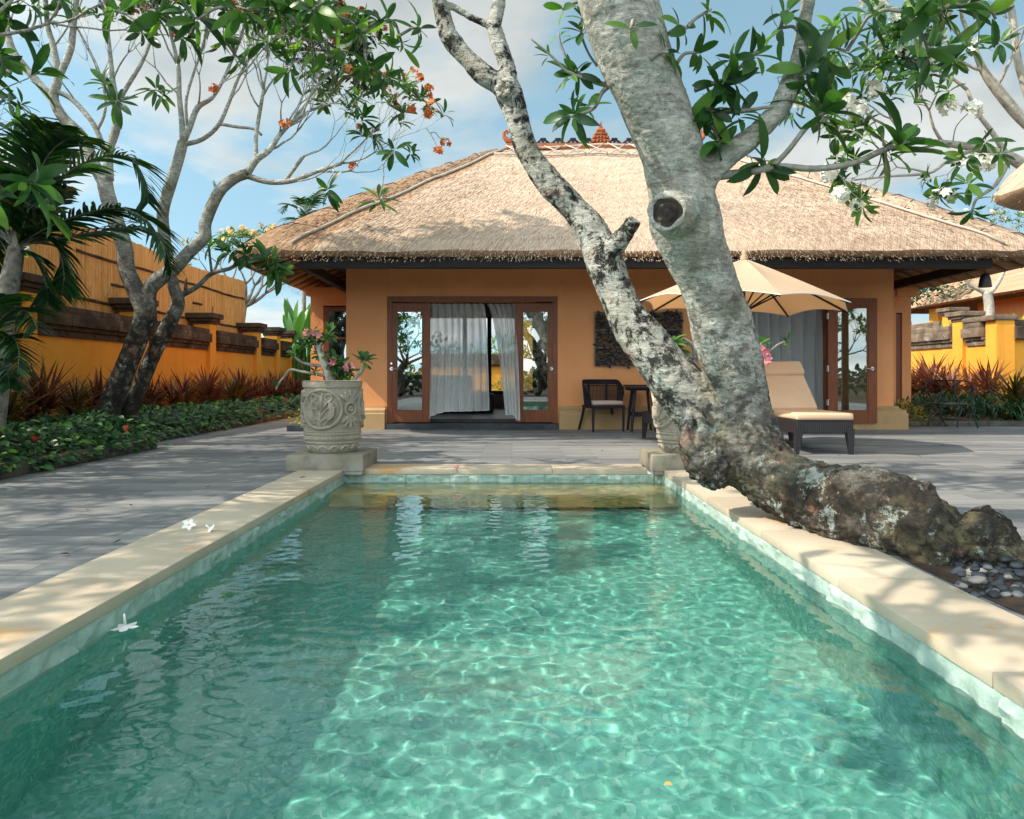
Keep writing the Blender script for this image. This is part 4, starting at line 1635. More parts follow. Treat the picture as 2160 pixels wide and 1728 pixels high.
# ================================================================ loungers
def lounger(loc, label):
    o = thing('sun_lounger', label, 'sun lounger', loc, 'sun loungers beside the parasol')
    Wd, L = .69, 1.95
    mb = MB()
    mb.b2((-Wd / 2 + .01, .0 + .01, .245), (Wd / 2 - .01, L, .40), .015)
    mb.build('wicker_base', MT['wicker'], o, world=False)
    for sx in (-1, 1):
        for yy in (.04, L - .06):
            mb = MB()
            x = sx * (Wd / 2 - .05)
            vs = []
            for z, h in ((0, .022), (.30, .045)):
                for a, b_ in ((-1, -1), (1, -1), (1, 1), (-1, 1)):
                    vs.append((x + a * h + (sx * (.045 - h)), yy + b_ * h, z))
            mb.add(vs, [(0, 3, 2, 1), (4, 5, 6, 7), (0, 1, 5, 4), (1, 2, 6, 5), (2, 3, 7, 6), (3, 0, 4, 7)])
            mb.build('leg', MT['wicker'], o, world=False)
    mb = MB()
    mb.b2((-Wd / 2 + .012, -.005, .401), (Wd / 2 - .012, 1.08, .485), .028)
    mb.build('seat_cushion', MT['cushion'], o, world=False, smooth=60)
    a = R(42)
    rot = Matrix.Rotation(a, 4, 'X')
    piv = V((0, 1.05, .455))
    def place(lo, hi, bev):
        c = (V(lo) + V(hi)) / 2
        m2 = MB()
        m2.box(piv + rot.to_3x3() @ c, V(hi) - V(lo), rot, bev)
        return m2
    place((-Wd / 2 + .012, .0, -.005), (Wd / 2 - .012, .88, .075), .026).build('back_cushion', MT['cushion'], o, world=False, smooth=60)
    place((-Wd / 2 + .02, .02, -.045), (Wd / 2 - .02, .88, -.008), .01).build('back_frame', MT['wicker'], o, world=False)
    place((-Wd / 2 + .005, .62, .058), (Wd / 2 - .005, .86, .135), .036).build('head_pillow', MT['cushion'], o, world=False, smooth=60)
    for sx in (-1, 1):
        mb = MB()
        mb.tube([(sx * .22, 1.6, .38), piv + rot.to_3x3() @ V((sx * .22, .6, -.03))], .014, 6)
        mb.build('prop', MT['metal'], o, world=False)
    return o


lounger((3.635, 8.58, 0), 'tan cushioned wicker lounger in front of the open right door')
lounger((2.25, 8.95, 0), 'tan cushioned wicker lounger mostly hidden behind the trunk and the right pot')

# ================================================================ parasol
par = thing('parasol', 'cream octagonal parasol with pale canopy standing between the loungers', 'parasol', (2.92, 9.35, 0))
pc = V((2.92, 9.35, 0))
Rz, zap, zrm = 1.33, 2.40, 1.80
tilt = Matrix.Rotation(R(2.6), 4, 'Y')


def canopy_pt(k, u, v):
    """k panel 0-7, u across it, v from apex to rim"""
    a0, a1 = R(45 * k), R(45 * (k + 1))
    p0 = V((math.cos(a0), math.sin(a0), 0)) * Rz
    p1 = V((math.cos(a1), math.sin(a1), 0)) * Rz
    e = p0.lerp(p1, u)
    q = e * v
    z = zap + (zrm - zap) * (v ** 1.06)
    sag = math.sin(math.pi * u) * v * v
    q = q * (1 - .035 * sag)
    z -= .03 * math.sin(math.pi * v) * math.sin(math.pi * u) - .055 * sag * (v > .0)
    return pc + (tilt.to_3x3() @ (V((q.x, q.y, z)) - V((0, 0, 2.0)))) + V((0, 0, 2.0))


cn_ = MB()
for k in range(8):
    cn_.grid(lambda u, v: canopy_pt(k, u, .03 + .97 * v), 10, 12)
canopy = cn_.build('canopy', MT['canopy'], par, smooth=40)
mb = MB()
for k in range(8):
    pts = [canopy_pt(k, u, 1.0) + V((0, 0, -.004)) for u in np.linspace(0, 1, 10)]
    mb.tube(pts, .006, 4)
mb.build('hem', MT['cloth_hem'], canopy)
for k in range(8):
    mb = MB()
    pts = [canopy_pt(k, 0, v) - V((0, 0, .022)) for v in (.04, .3, .6, .985)]
    mb.tube(pts, .013, 6)
    mb.build('rib', MT['darkwood'], par)
    mb = MB()
    mb.tube([pc + V((0, 0, 1.72)), canopy_pt(k, 0, .5) - V((0, 0, .03))], .011, 6)
    mb.build('strut', MT['darkwood'], par)
mb = MB()
mb.lathe([(.03, .0), (.03, 2.38)], pc, 14)
mb.lathe([(.05, 1.66), (.055, 1.70), (.055, 1.75), (.045, 1.78)], pc, 14)
mb.build('pole', MT['darkwood'], par, smooth=40)
mb = MB()
mb.lathe([(.05, 0), (.048, .05), (.03, .06), (.034, .10), (.018, .13)], pc + V((0.016, 0, 2.385)), 12)
mb.build('finial', MT['canopy'], par, smooth=40)
mb = MB()
mb.b2(pc + V((-.25, -.25, 0)), pc + V((.25, .25, .07)), .02)
mb.lathe([(.06, .07), (.055, .3), (.034, .32)], pc, 14)
mb.build('base', MT['blackstone'], par)

# ================================================================ cane chair and bar table by the wall
ch = thing('cane_chair', 'black cane tub chair with pale seat cushion against the salmon wall', 'chair', (1.53, 12.42, 0), rz=R(14))
mb = MB()
mb.b2((-.29, -.27, .385), (.29, .25, .435), .012)
mb.build('seat_frame', MT['canewood'], ch, world=False)
for sx in (-1, 1):
    mb = MB()
    mb.tube([(sx * .265, -.24, .0), (sx * .265, -.245, .40)], [.019, .026], 8)
    mb.build('leg', MT['canewood'], ch, world=False, smooth=40)
    mb = MB()
    mb.tube([(sx * .31, .36, .0), (sx * .28, .29, .18), (sx * .25, .24, .40)], [.018, .022, .026], 8)
    mb.build('leg', MT['canewood'], ch, world=False, smooth=40)
mb = MB()
mb.box((0, -.02, .472), (.52, .46, .075), None, .034)
mb.build('seat_cushion', MT['cushion_pale'], ch, world=False, smooth=60)


def tub(a, z01):
    """a: -1..1 round the tub from left arm over the back to the right arm; z01 0 bottom 1 top"""
    an = R(90 + 118 * a)
    fl = 1 + .10 * z01
    x, y = .305 * math.cos(an) * fl, .275 * math.sin(an) * fl
    aa = abs(a)
    top = .845 if aa < .55 else .845 - (aa - .55) / .45 * .22
    return V((-x, y, .44 + (top - .44) * z01))


mb = MB()
mb.tube([tub(a, 1) for a in np.linspace(-1, 1, 30)], .022, 8)
mb.tube([tub(a, .80) for a in np.linspace(-1, 1, 30)], .011, 6)
mb.tube([tub(a, .90) for a in np.linspace(-1, 1, 30)], .024, 6)
mb.tube([tub(a, .02) for a in np.linspace(-1, 1, 30)], .016, 8)
for a in (-1, -.62, -.25, .25, .62, 1):
    mb.tube([tub(a, 0), tub(a, 1)], .018, 7)
mb.build('back_frame', MT['canewood'], ch, world=False, smooth=60)
mb = MB()
for a in np.linspace(-1, 1, 52):
    mb.tube([tub(a, 0), tub(a, .8)], .0048, 4)
for z in np.linspace(.04, .8, 15):
    mb.tube([tub(a, z) for a in np.linspace(-1, 1, 30)], .0048, 4)
mb.build('cane_panel', MT['canewood'], ch, world=False)

tb = thing('side_table', 'small black table with splayed legs beside the cane chair', 'table', (2.17, 12.4, 0))
mb = MB()
mb.b2((-.27, -.27, .715), (.27, .27, .735), .004)
mb.b2((-.27, -.27, .745), (.27, .27, .775), .008)
mb.b2((-.24, -.24, .68), (.24, .24, .714), .004)
mb.build('tabletop', MT['canewood'], tb, world=False)
for sx in (-1, 1):
    for sy in (-1, 1):
        mb = MB()
        mb.tube([(sx * .20, sy * .22, 0), (sx * .13, sy * .15, .69)], [.022, .026], 6)
        mb.build('leg', MT['canewood'], tb, world=False)
mb = MB()
for sy in (-1, 1):
    mb.b2((-.18, sy * .195 - .012, .25), (.18, sy * .195 + .012, .31))
mb.build('stretcher', MT['canewood'], tb, world=False)

# ================================================================ wall art, lantern, garden chair
def m_art():
    m, nt, b = newmat('carved_art')
    v = coords(nt)
    vo = nd(nt, 'ShaderNodeTexVoronoi', {'Vector': coords(nt, 'Object', (1, 1, 1.5)), 'Scale': 24.0}, 0, feature='F1')
    vc = nd(nt, 'ShaderNodeTexVoronoi', {'Vector': coords(nt, 'Object', (1, 1, 1.5)), 'Scale': 24.0}, 1, feature='F1')
    bw = nd(nt, 'ShaderNodeSeparateXYZ', {0: vc}, 0)
    nt.links.new(ramp(nt, bw, [(0, (.012, .012, .022)), (.45, (.03, .03, .045)), (.6, (.10, .055, .02)), (.82, (.22, .12, .03)), (1, (.035, .045, .08))]), b.inputs['Base Color'])
    b.inputs['Roughness'].default_value = .35
    bump(nt, b, vo, 1.0, .03)
    return m


art = thing('wall_panel', 'dark carved three-part leaf relief hung on the salmon wall behind the tree', 'artwork', (gx(1344, YW), YW - .01, 1.1))
x0, x1 = gx(1255, YW), gx(1437, YW)
MT['art'] = m_art()
rnd = random.Random(3)
for (a, b_) in ((660, 695), (697, 733), (735, 772)):
    mb = MB()
    z0, z1 = gz(b_, YW), gz(a, YW)
    mb.b2((x0, YW - .05, z0), (x1, YW - .012, z1), .006)
    for k in range(150):
        p = V((rnd.uniform(x0 + .04, x1 - .04), YW - .052, rnd.uniform(z0 + .03, z1 - .03)))
        an = rnd.uniform(0, 6.28)
        leaf(mb, p, (math.cos(an), -.25, math.sin(an)), (0, -1, 0), .11, .05, .2, .3, 3)
    mb.build('relief', MT['art'], art)
mb = MB()
for z in (772.5, 734, 696, 659):
    mb.b2((x0 - .01, YW - .045, gz(z, YW) - .008), (x1 + .01, YW - .011, gz(z, YW) + .008))
mb.b2((x0 - .02, YW - .045, gz(772, YW)), (x0, YW - .011, gz(660, YW)))
mb.b2((x1, YW - .045, gz(772, YW)), (x1 + .02, YW - .011, gz(660, YW)))
mb.build('frame', MT['pedestal'], art)

YL = 11.3
lc = at(2078, 606, YL)
ln = thing('eave_lantern', 'black bell-shaped lantern hanging from the right end of the thatched eave', 'lantern', lc)
mb = MB()
mb.lathe([(.092, 0), (.09, .02), (.082, .09), (.07, .15), (.05, .195), (.02, .21), (.012, .22)], (0, 0, 0), 20)
mb.build('shade', MT['metal'], ln, world=False, smooth=40)
mb = MB()
mb.tube([(0, 0, .21), (0, 0, 2.64 - lc.z)], .006, 6)
mb.build('rod', MT['metal'], ln, world=False)

gc = thing('metal_chair', 'black tubular metal garden chair among the shrubs right of the villa', 'chair', (7.72, 13.0, 0))
Yg_ = 13.0
def gpt(cx_, cy_, dy=0.0):
    p = at(1880 + cx_ * .2203, 560 + cy_ * .2203, Yg_)
    return p + V((0, dy, 0))
for pts, dy in (([(440, 1180), (436, 1140), (470, 1108), (520, 1104), (560, 1125), (588, 1175), (590, 1215), (575, 1270), (560, 1330), (580, 1400), (600, 1480), (640, 1552)], .35),
                ([(610, 1190), (618, 1150), (650, 1115), (700, 1104), (750, 1125), (785, 1175), (790, 1215), (772, 1290), (762, 1330), (785, 1420), (810, 1490), (830, 1556)], 0)):
    mb = MB()
    sm = smooth_path([(*gpt(a, b_, dy),) for a, b_ in pts], 4)
    mb.tube(sm, .014, 8)
    mb.build('side_loop', MT['metal'], gc, smooth=True)
    mb = MB()
    mb.tube(smooth_path([(*gpt(a, b_, dy),) for a, b_ in [(pts[0][0] - 4, 1180), (pts[0][0] + 5, 1240), (pts[0][0] + 40, 1310), (pts[0][0] + 60, 1380), (pts[0][0] + 30, 1470), (pts[0][0] + 22, 1552)]], 4), .014, 8)
    mb.build('leg', MT['metal'], gc, smooth=True)
mb = MB()
mb.tube([gpt(520, 1104, .35), gpt(700, 1104)], .014, 8)
mb.tube([gpt(440, 1187, .35), gpt(790, 1182)], .008, 8)
mb.tube([gpt(560, 1328, .35), gpt(762, 1328)], .012, 8)
mb.tube([gpt(580, 1480, .35), gpt(800, 1485)], .010, 8)
mb.build('crossbar', MT['metal'], gc, smooth=True)
mb = MB()
mb.b2(gpt(500, 1335) + V((0, -.02, 0)), gpt(760, 1322) + V((0, .36, 0)), .004)
mb.build('seat', MT['metal'], gc)


# ================================================================ boundary walls
def bwall(name, label, Xw, side, y0, y1, pillars, capm, zc0=1.50, zc1=1.98, pw=.34, hp=2.12):
    """wall along Y at x = Xw (inner face); side = +1 if it faces +X"""
    o = thing(name, label, 'wall', (Xw, y0, 0))
    s = side
    mb = MB()
    x0, x1 = sorted((Xw, Xw - s * .22))
    mb.b2((x0, y0, 0), (x1, y1, zc0 + .02))
    mb.build('wall', MT['yellow'], o)
    for k, yp in enumerate(pillars):
        mb = MB()
        x0, x1 = sorted((Xw + s * .09, Xw - s * .29))
        mb.b2((x0, yp - pw / 2, 0), (x1, yp + pw / 2, hp), .004)
        p = mb.build('pillar', MT['yellow'], o)
        mb = MB()
        for ex, za, zb in ((.03, hp, hp + .06), (.08, hp + .062, hp + .13), (.135, hp + .132, hp + .25)):
            mb.b2((x0 - ex, yp - pw / 2 - ex, za), (x1 + ex, yp + pw / 2 + ex, zb), .02)
        mb.build('pillar_cap', capm, p)
    ends = [y0] + list(pillars) + [y1]
    rnd = random.Random(int(abs(Xw) * 10))
    for a, b_ in zip(ends[:-1], ends[1:]):
        ya = a + (pw / 2 if a in pillars else 0) + .012
        yb = b_ - (pw / 2 if b_ in pillars else 0) - .012
        if yb - ya < .2:
            continue
        mb = MB()
        h = zc1 - zc0
        rows = [(.05, 0, .22), (.10, .23, .36), (.17, .37, .78), (.13, .79, 1.0)]
        for ex, za, zb in rows:
            yy = ya
            while yy < yb - .05:
                y2 = min(yy + rnd.uniform(.5, .8), yb)
                j = rnd.uniform(-.006, .006)
                inset = .10 * za
                mb.b2((min(Xw + s * (ex + j), Xw - s * (.22 + ex)), max(yy + .002, ya + inset), zc0 + .02 + h * za),
                      (max(Xw + s * (ex + j), Xw - s * (.22 + ex)), min(y2 - .002, yb - inset), zc0 + .02 + h * zb), .015)
                yy = y2
        mb.build('coping', capm, o, smooth=30)
    return o


XLW = -7.0
lp = [10.6, 13.9, 17.1, 20.2, 21.9, 23.4]
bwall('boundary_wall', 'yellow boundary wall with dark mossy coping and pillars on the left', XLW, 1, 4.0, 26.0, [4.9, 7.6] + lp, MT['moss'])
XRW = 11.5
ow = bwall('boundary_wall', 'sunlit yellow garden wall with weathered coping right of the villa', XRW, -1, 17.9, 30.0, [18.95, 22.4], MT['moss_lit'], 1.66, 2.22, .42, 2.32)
# corner where the right wall turns away
mb = MB()
mb.b2((XRW - .04, 17.5, 0), (XRW + .40, 17.899, 2.25), .004)
mb.b2((XRW + .401, 17.6, 0), (XRW + 6, 17.88, 1.80))
mb.build('return_wall', MT['yellow'], ow)
mb = MB()
mb.b2((XRW + .39, 17.45, 1.80), (XRW + 6, 18.0, 2.12), .03)
mb.b2((XRW + .36, 17.5, 2.122), (XRW + 6, 17.96, 2.27), .03)
mb.build('return_coping', MT['moss'], ow)
mb = MB()
mb.b2((XRW - .14, 17.46, 2.25), (XRW + .46, 18.7, 2.38), .04)
mb.build('top_slab', MT['moss_lit'], ow)
# second wall further back on the right
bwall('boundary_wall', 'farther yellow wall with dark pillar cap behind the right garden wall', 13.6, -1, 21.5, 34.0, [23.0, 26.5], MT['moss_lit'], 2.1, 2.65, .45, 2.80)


# bamboo fence: real half-round culms side by side in one screen
def m_bamboo():
    m, nt, b = newmat('bamboo_screen')
    g = nt.nodes.new('ShaderNodeNewGeometry')
    c = ramp(nt, g.outputs['Random Per Island'], [(0, (.60, .285, .060)), (.5, (.70, .35, .085)), (1, (.78, .41, .115))])
    c = mixc_(nt, .5, c, ramp(nt, nz(nt, coords(nt, 'Object', (3, 3, .5)), 4, 6), [(.3, (.72, .70, .66)), (.7, (1.12, 1.12, 1.12))]), 'MULTIPLY')
    nt.links.new(c, b.inputs['Base Color'])
    b.inputs['Roughness'].default_value = .5
    return m


MT['bamboo'] = m_bamboo()
fn_ = thing('bamboo_fence', 'tall golden bamboo screen standing above the left boundary wall', 'fence', (XLW - .45, 11, 0))
rnd = random.Random(5)


def screen(ya, yb, topf, name='bamboo_screen'):
    mb = MB()
    y = ya
    k = 0
    while y < yb:
        r = .022
        zt_ = topf(y) + rnd.uniform(-.012, .012)
        x = XLW - .45 + rnd.uniform(-.003, .003)
        zs = [1.2]
        zz = 1.2 + rnd.uniform(.1, .45)
        while zz < zt_ - .1:
            zs.append(zz)
            zz += rnd.uniform(.34, .46)
        zs.append(zt_)
        prof = []
        for j, z in enumerate(zs):
            if 0 < j < len(zs) - 1:
                prof += [(r, z - .012), (r * 1.17, z), (r, z + .012)]
            else:
                prof.append((r, z))
        vs, fs = [], []
        for (rr, z) in prof:
            for a in (-90, -45, 0, 45, 90):
                vs.append((x + rr * math.cos(R(a)), y + rr * math.sin(R(a)), z))
        for i in range(len(prof) - 1):
            for j in range(4):
                fs.append((i * 5 + j, i * 5 + j + 1, (i + 1) * 5 + j + 1, (i + 1) * 5 + j))
        mb.add(vs, fs)
        y += 2 * r
        k += 1
    return mb.build(name, MT['bamboo'], fn_, smooth=True)


screen(6.5, 12.55, lambda y: 2.9 + min(.62, max(0, (y - 9.2) * .185)))
screen(12.56, 20.6, lambda y: 3.52 + .04 * math.sin(y))
for z, ya, yb in ((3.05, 12.6, 20.5), (2.25, 10.9, 20.5), (2.62, 13.7, 14.3), (2.62, 17.2, 17.7), (3.3, 10.8, 12.5)):
    mb = MB()
    pts = [(XLW - .42, y, z + .012 * math.sin(y * 2.2)) for y in np.linspace(ya, yb, int((yb - ya) * 6) + 2)]
    mb.tube(pts, .016, 5)
    mb.tube([(a + .004, b_, c + .024 + .004 * math.sin(b_ * 30)) for a, b_, c in pts], .014, 5)
    mb.build('lashing', MT['moss'], fn_, smooth=True)
for yy in (12.55, 18.3):
    mb = MB()
    mb.tube([(XLW - .41, yy, 1.9), (XLW - .41, yy + .02, 2.65)], .014, 6)
    mb.build('post', MT['twig'], fn_)


# kerbs of the planting beds
def kerb(label, pts, w_, h):
    o = thing('bed_kerb', label, 'kerb', (pts[0][0], pts[0][1], 0))
    mb = MB()
    rnd = random.Random(7)
    (xa, ya), (xb, yb) = pts
    L = math.hypot(xb - xa, yb - ya)
    d = V(((xb - xa) / L, (yb - ya) / L, 0))
    rot = Matrix.Rotation(math.atan2(d.y, d.x), 4, 'Z')
    t = 0
    while t < L - .01:
        t2 = min(t + rnd.uniform(.75, 1.0), L)
        c = V((xa, ya, 0)) + d * (t + t2) / 2
        mb.box((c.x, c.y, h / 2), (t2 - t - .005, w_, h + rnd.uniform(-.006, .006)), rot, .015)
        t = t2
    mb.build('kerb_stone', MT['bed_kerb'], o, smooth=30)
    return o


kerb('near mossy stone kerb along the left flower bed', [(-4.58, 1.6), (-4.58, 9.4)], .15, .125)
kerb('far mossy stone kerb set back along the left flower bed', [(-5.03, 9.4), (-5.03, 22)], .15, .125)
kerb('low stone kerb of the shrub bed right of the villa', [(7.0, 13.62), (12.4, 13.62)], .12, .10)
st_ = thing('stone_step', 'small dark stone step beside the villa left of the carved pot', 'step', (-3.6, 12.6, 0))
mb = MB()
mb.b2((-3.75, 12.3, 0), (-3.0, 12.7, .10), .01)
mb.b2((-3.6, 12.705, 0), (-3.0, 13.1, .16), .01)
mb.build('step', MT['blackstone'], st_)

# ================================================================ neighbours' roofs
nv_ = thing('neighbour_villa', 'neighbouring thatched villa with shaded tan wall behind the right garden wall', 'house', (20, 22, 0))
roof(nv_, (15.4, 27), (15.0, 30.5), .8, 3.50, (20.8, 21.6, 22.8), 7.2, [MT['thatch_brown'], MT['thatch_brown'], MT['straw_brown'], MT['straw_brown']], 7000, 14, .12, .16, nfr=500)
mb = MB()
mb.b2((17.0, 16.5, 0), (26, 27.0, 3.6))
mb.build('wall', MT['plaster'], nv_)
for yy in (27.6,):
    mb = MB()
    mb.b2((15.9, yy, 0), (16.6, yy + .6, 3.5), .01)
    mb.build('column', MT['yellow'], nv_)
gz_ = thing('thatched_pavilion', 'thatched pavilion corner jutting in at the upper right', 'pavilion', (7.0, 6.1, 0), rz=0)
gro, _, _ = roof(gz_, (5.02, 9.0), (4.2, 7.95), .35, 2.66, (6.9, 7.1, 6.1), 4.7, TH, 9000, 21, .10, .20, nfr=2200)
for (x, y) in ((6.0, 5.0), (6.0, 7.2), (8.2, 5.0), (8.2, 7.2)):
    mb = MB()
    mb.lathe([(.09, 0), (.08, 2.85)], (x, y, 0), 12)
    mb.build('post', MT['doorwood'], gz_, smooth=40)
# ================================================================ the old leaning frangipani across the coping
def evaluated(ob):
    dg = bpy.context.evaluated_depsgraph_get()
    me = bpy.data.meshes.new_from_object(ob.evaluated_get(dg))
    old = ob.data
    ob.modifiers.clear()
    ob.data = me
    bpy.data.meshes.remove(old)
    return me


def gnarl(me, amps, lump=None):
    n = len(me.vertices)
    co = np.zeros(n * 3)
    no = np.zeros(n * 3)
    me.vertices.foreach_get('co', co)
    me.vertices.foreach_get('normal', no)
    co = co.reshape(-1, 3)
    no = no.reshape(-1, 3)
    for i in range(n):
        p = V(co[i])
        d = 0.0
        low = max(0.15, min(1, (1.15 - p.z) / .8)) if lump else 1
        for f, a, lw in amps:
            v = noise.noise(p * f)
            if lw == 2:
                v = abs(v) * 2 - .6
            d += a * v * (low if lw else 1)
        if lump:
            d += lump(p)
        co[i] += no[i] * d
    me.vertices.foreach_set('co', co.reshape(-1))
    me.update()


old = thing('leaning_tree', 'thick lichen-covered frangipani leaning across the pool coping and forking into two limbs', 'tree', (2.3, 3.6, 0))
wd = MB()
limb(wd, [(2190, 1200, 3.5, 50), (2130, 1172, 3.55, 92), (2075, 1142, 3.6, 122), (2030, 1152, 3.62, 118), (1992, 1158, 3.66, 138), (1950, 1125, 3.76, 165), (1883, 1096, 3.93, 190), (1810, 1077, 4.12, 178), (1740, 1062, 4.32, 158), (1650, 1018, 4.6, 142), (1595, 975, 4.75, 150), (1545, 920, 4.88, 160), (1490, 870, 4.95, 130), (1430, 810, 5.0, 112), (1375, 740, 5.03, 98), (1330, 680, 5.06, 84), (1300, 615, 5.08, 74),
          (1275, 550, 5.1, 80), (1252, 495, 5.12, 72), (1215, 445, 5.12, 58), (1166, 395, 5.12, 56), (1128, 345, 5.12, 52), (1104, 300, 5.12, 48), (1090, 250, 5.12, 49), (1076, 200, 5.12, 58), (1066, 178, 5.12, 52)], 18, 5)
limb(wd, [(1612, 995, 4.7, 140), (1575, 930, 4.86, 145), (1562, 880, 4.85, 132), (1552, 800, 4.8, 124), (1526, 700, 4.72, 130), (1499, 610, 4.62, 118), (1472, 540, 4.55, 130), (1448, 480, 4.48, 150), (1440, 430, 4.42, 142),
          (1432, 385, 4.38, 134), (1410, 300, 4.28, 134), (1372, 200, 4.16, 144), (1334, 100, 4.06, 156), (1303, 0, 3.98, 162), (1270, -120, 3.9, 160), (1225, -280, 3.82, 150), (1200, -380, 3.8, 120)], 20, 5)
# hanging knob under the crotch
limb(wd, [(1462, 900, 4.88, 80), (1490, 960, 4.78, 105), (1512, 1000, 4.72, 84), (1525, 1024, 4.68, 52)], 14, 4)
# burl ring on the left of the crotch
limb(wd, [(1460, 865, 4.78, 26), (1446, 900, 4.74, 28), (1450, 945, 4.70, 28), (1470, 960, 4.68, 24), (1482, 925, 4.68, 22), (1480, 885, 4.72, 20), (1462, 863, 4.78, 22)], 10, 4)
# stub
limb(wd, [(1275, 545, 5.08, 60), (1305, 510, 5.0, 46), (1325, 485, 4.96, 36), (1340, 462, 4.92, 34)], 12, 3)
# left limb forks
limb(wd, [(1066, 182, 5.12, 46), (1030, 165, 5.12, 42), (1004, 142, 5.12, 40), (975, 110, 5.12, 38), (947, 77, 5.12, 36), (934, 33, 5.12, 34), (915, -30, 5.1, 30), (880, -110, 5.1, 26)], 12, 4)
limb(wd, [(1072, 185, 5.12, 42), (1070, 143, 5.12, 36), (1049, 83, 5.12, 32), (1042, 50, 5.12, 30), (1054, 0, 5.12, 24), (1060, -80, 5.1, 20)], 12, 4)
limb(wd, [(1040, 55, 5.12, 18), (1005, 42, 5.12, 16), (962, 18, 5.12, 15), (925, 2, 5.12, 14), (880, -30, 5.12, 12)], 10, 4)
# right limb
limb(wd, [(1450, 420, 4.42, 90), (1490, 372, 4.36, 62), (1530, 330, 4.3, 52), (1590, 285, 4.24, 47), (1640, 235, 4.2, 44), (1661, 190, 4.18, 42), (1668, 165, 4.18, 36), (1690, 100, 4.15, 28), (1705, 0, 4.1, 26), (1718, -90, 4.05, 24)], 12, 4)
# root swellings
limb(wd, [(2060, 1120, 3.66, 80), (2085, 1105, 3.75, 80), (2115, 1135, 3.7, 76), (2150, 1170, 3.6, 56), (2180, 1195, 3.5, 36)], 14, 4)
limb(wd, [(1960, 1060, 3.95, 80), (1905, 1040, 4.08, 84), (1850, 1030, 4.2, 72), (1780, 1020, 4.3, 60)], 14, 4)
limb(wd, [(2000, 1160, 3.62, 110), (1985, 1190, 3.58, 80), (1975, 1222, 3.52, 50)], 14, 4)
# swollen collar of the pruned knot
limb(wd, [(1440, 452, 4.42, 120), (1420, 450, 4.27, 100), (1409, 448, 4.20, 88)], 16, 3)
limb(wd, [(1068, 190, 5.05, 50), (1062, 189, 5.0, 34)], 12, 2)
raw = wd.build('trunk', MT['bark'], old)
md = raw.modifiers.new('remesh', 'REMESH')
md.mode = 'VOXEL'
md.voxel_size = .0095
sm = raw.modifiers.new('smooth', 'SMOOTH')
sm.iterations = 5
me = evaluated(raw)
gnarl(me, [(3.5, .022, 1), (9, .012, 2), (20, .010, 2), (45, .009, 1), (5, .012, 0), (16, .004, 0), (70, .004, 1), (36, .0030, 0), (85, .0018, 0)], lump=lambda p: 0.0)
me.polygons.foreach_set('use_smooth', [True] * len(me.polygons))
me.update()
# cut faces of the pruned branches
def knot(px, py, Y, dpx, nrm, m1=MT['darkwood'], rings=3):
    c = at(px, py, Y)
    r = dpx * .5 / FP * Y
    nrm = V(nrm).normalized()
    e1 = nrm.orthogonal().normalized()
    e2 = nrm.cross(e1)
    mb = MB()
    rnd = random.Random(int(px))
    vs, fs = [c + nrm * .004], []
    NR, NA = 7, 30
    for i in range(1, NR + 1):
        for j in range(NA):
            a = 6.283 * j / NA
            rr = r * i / NR * (1 + .05 * noise.noise(V((math.cos(a) * 2, math.sin(a) * 2, px))))
            h = .006 * math.sin(i * 2.2) + .006 * noise.noise(V((rr * 60 * math.cos(a), rr * 60 * math.sin(a), 3)))
            vs.append(c + e1 * math.cos(a) * rr + e2 * math.sin(a) * rr + nrm * h)
    for j in range(NA):
        fs.append((0, 1 + j, 1 + (j + 1) % NA))
    for i in range(NR - 1):
        for j in range(NA):
            j2 = (j + 1) % NA
            fs.append((1 + i * NA + j, 1 + i * NA + j2, 1 + (i + 1) * NA + j2, 1 + (i + 1) * NA + j))
    fs = [f[::-1] for f in fs] if False else fs
    mb.add(vs, fs)
    mb.build('pruned_knot', m1, old, smooth=True, fix=True)
    mb = MB()
    ring = [c + (e1 * math.cos(a) + e2 * math.sin(a)) * r * (1.12 + .06 * math.sin(3 * a)) - nrm * .004 for a in np.linspace(0, 6.283, 34)]
    mb.tube(ring, [.016 * Y / 4.5 * (1 + .3 * math.sin(5 * t)) for t in np.linspace(0, 6.28, 34)], 8)
    mb.build('knot_collar', MT['bark'], old, smooth=True)


MT['knotwood'] = pm('knot_wood', [(.35, (.012, .010, .009)), (.6, (.05, .035, .025)), (.75, (.32, .26, .19))], 14, 6, .9, .6, 60, .006)
MT['knotpale'] = pm('knot_pale', [(.35, (.20, .14, .09)), (.7, (.50, .39, .28))], 30, 6, .9, .5, 60, .006)
knot(1407, 447, 4.165, 64, (-.22, -1, .08), MT['knotwood'])
knot(1061, 188, 4.965, 22, (-.15, -1, .05), MT['knotpale'])

T = Tree(31, .25, (7, 11), upb=.08, wr=.30)


TRV = []


def flush(name):
    """each bough or twig of the tree is a part of its own"""
    TRV.extend(T.w.v)
    T.w.build(name, MT['twig'], old, smooth=True)
    T.w = MB()


def tw(path, tips=(), lenL=None, n=6):
    """twig by photo pixels; tips: (index along path or px,py,Y, axis, leaves, length)"""
    limb(T.w, path, n, 4)
    flush('twig')
    for (px, py, Y, ax, k, L) in tips:
        whorl(T.l, at(px, py, Y), ax, k, L, T.rnd, .31, 0, (0, 62), (.1, .4))


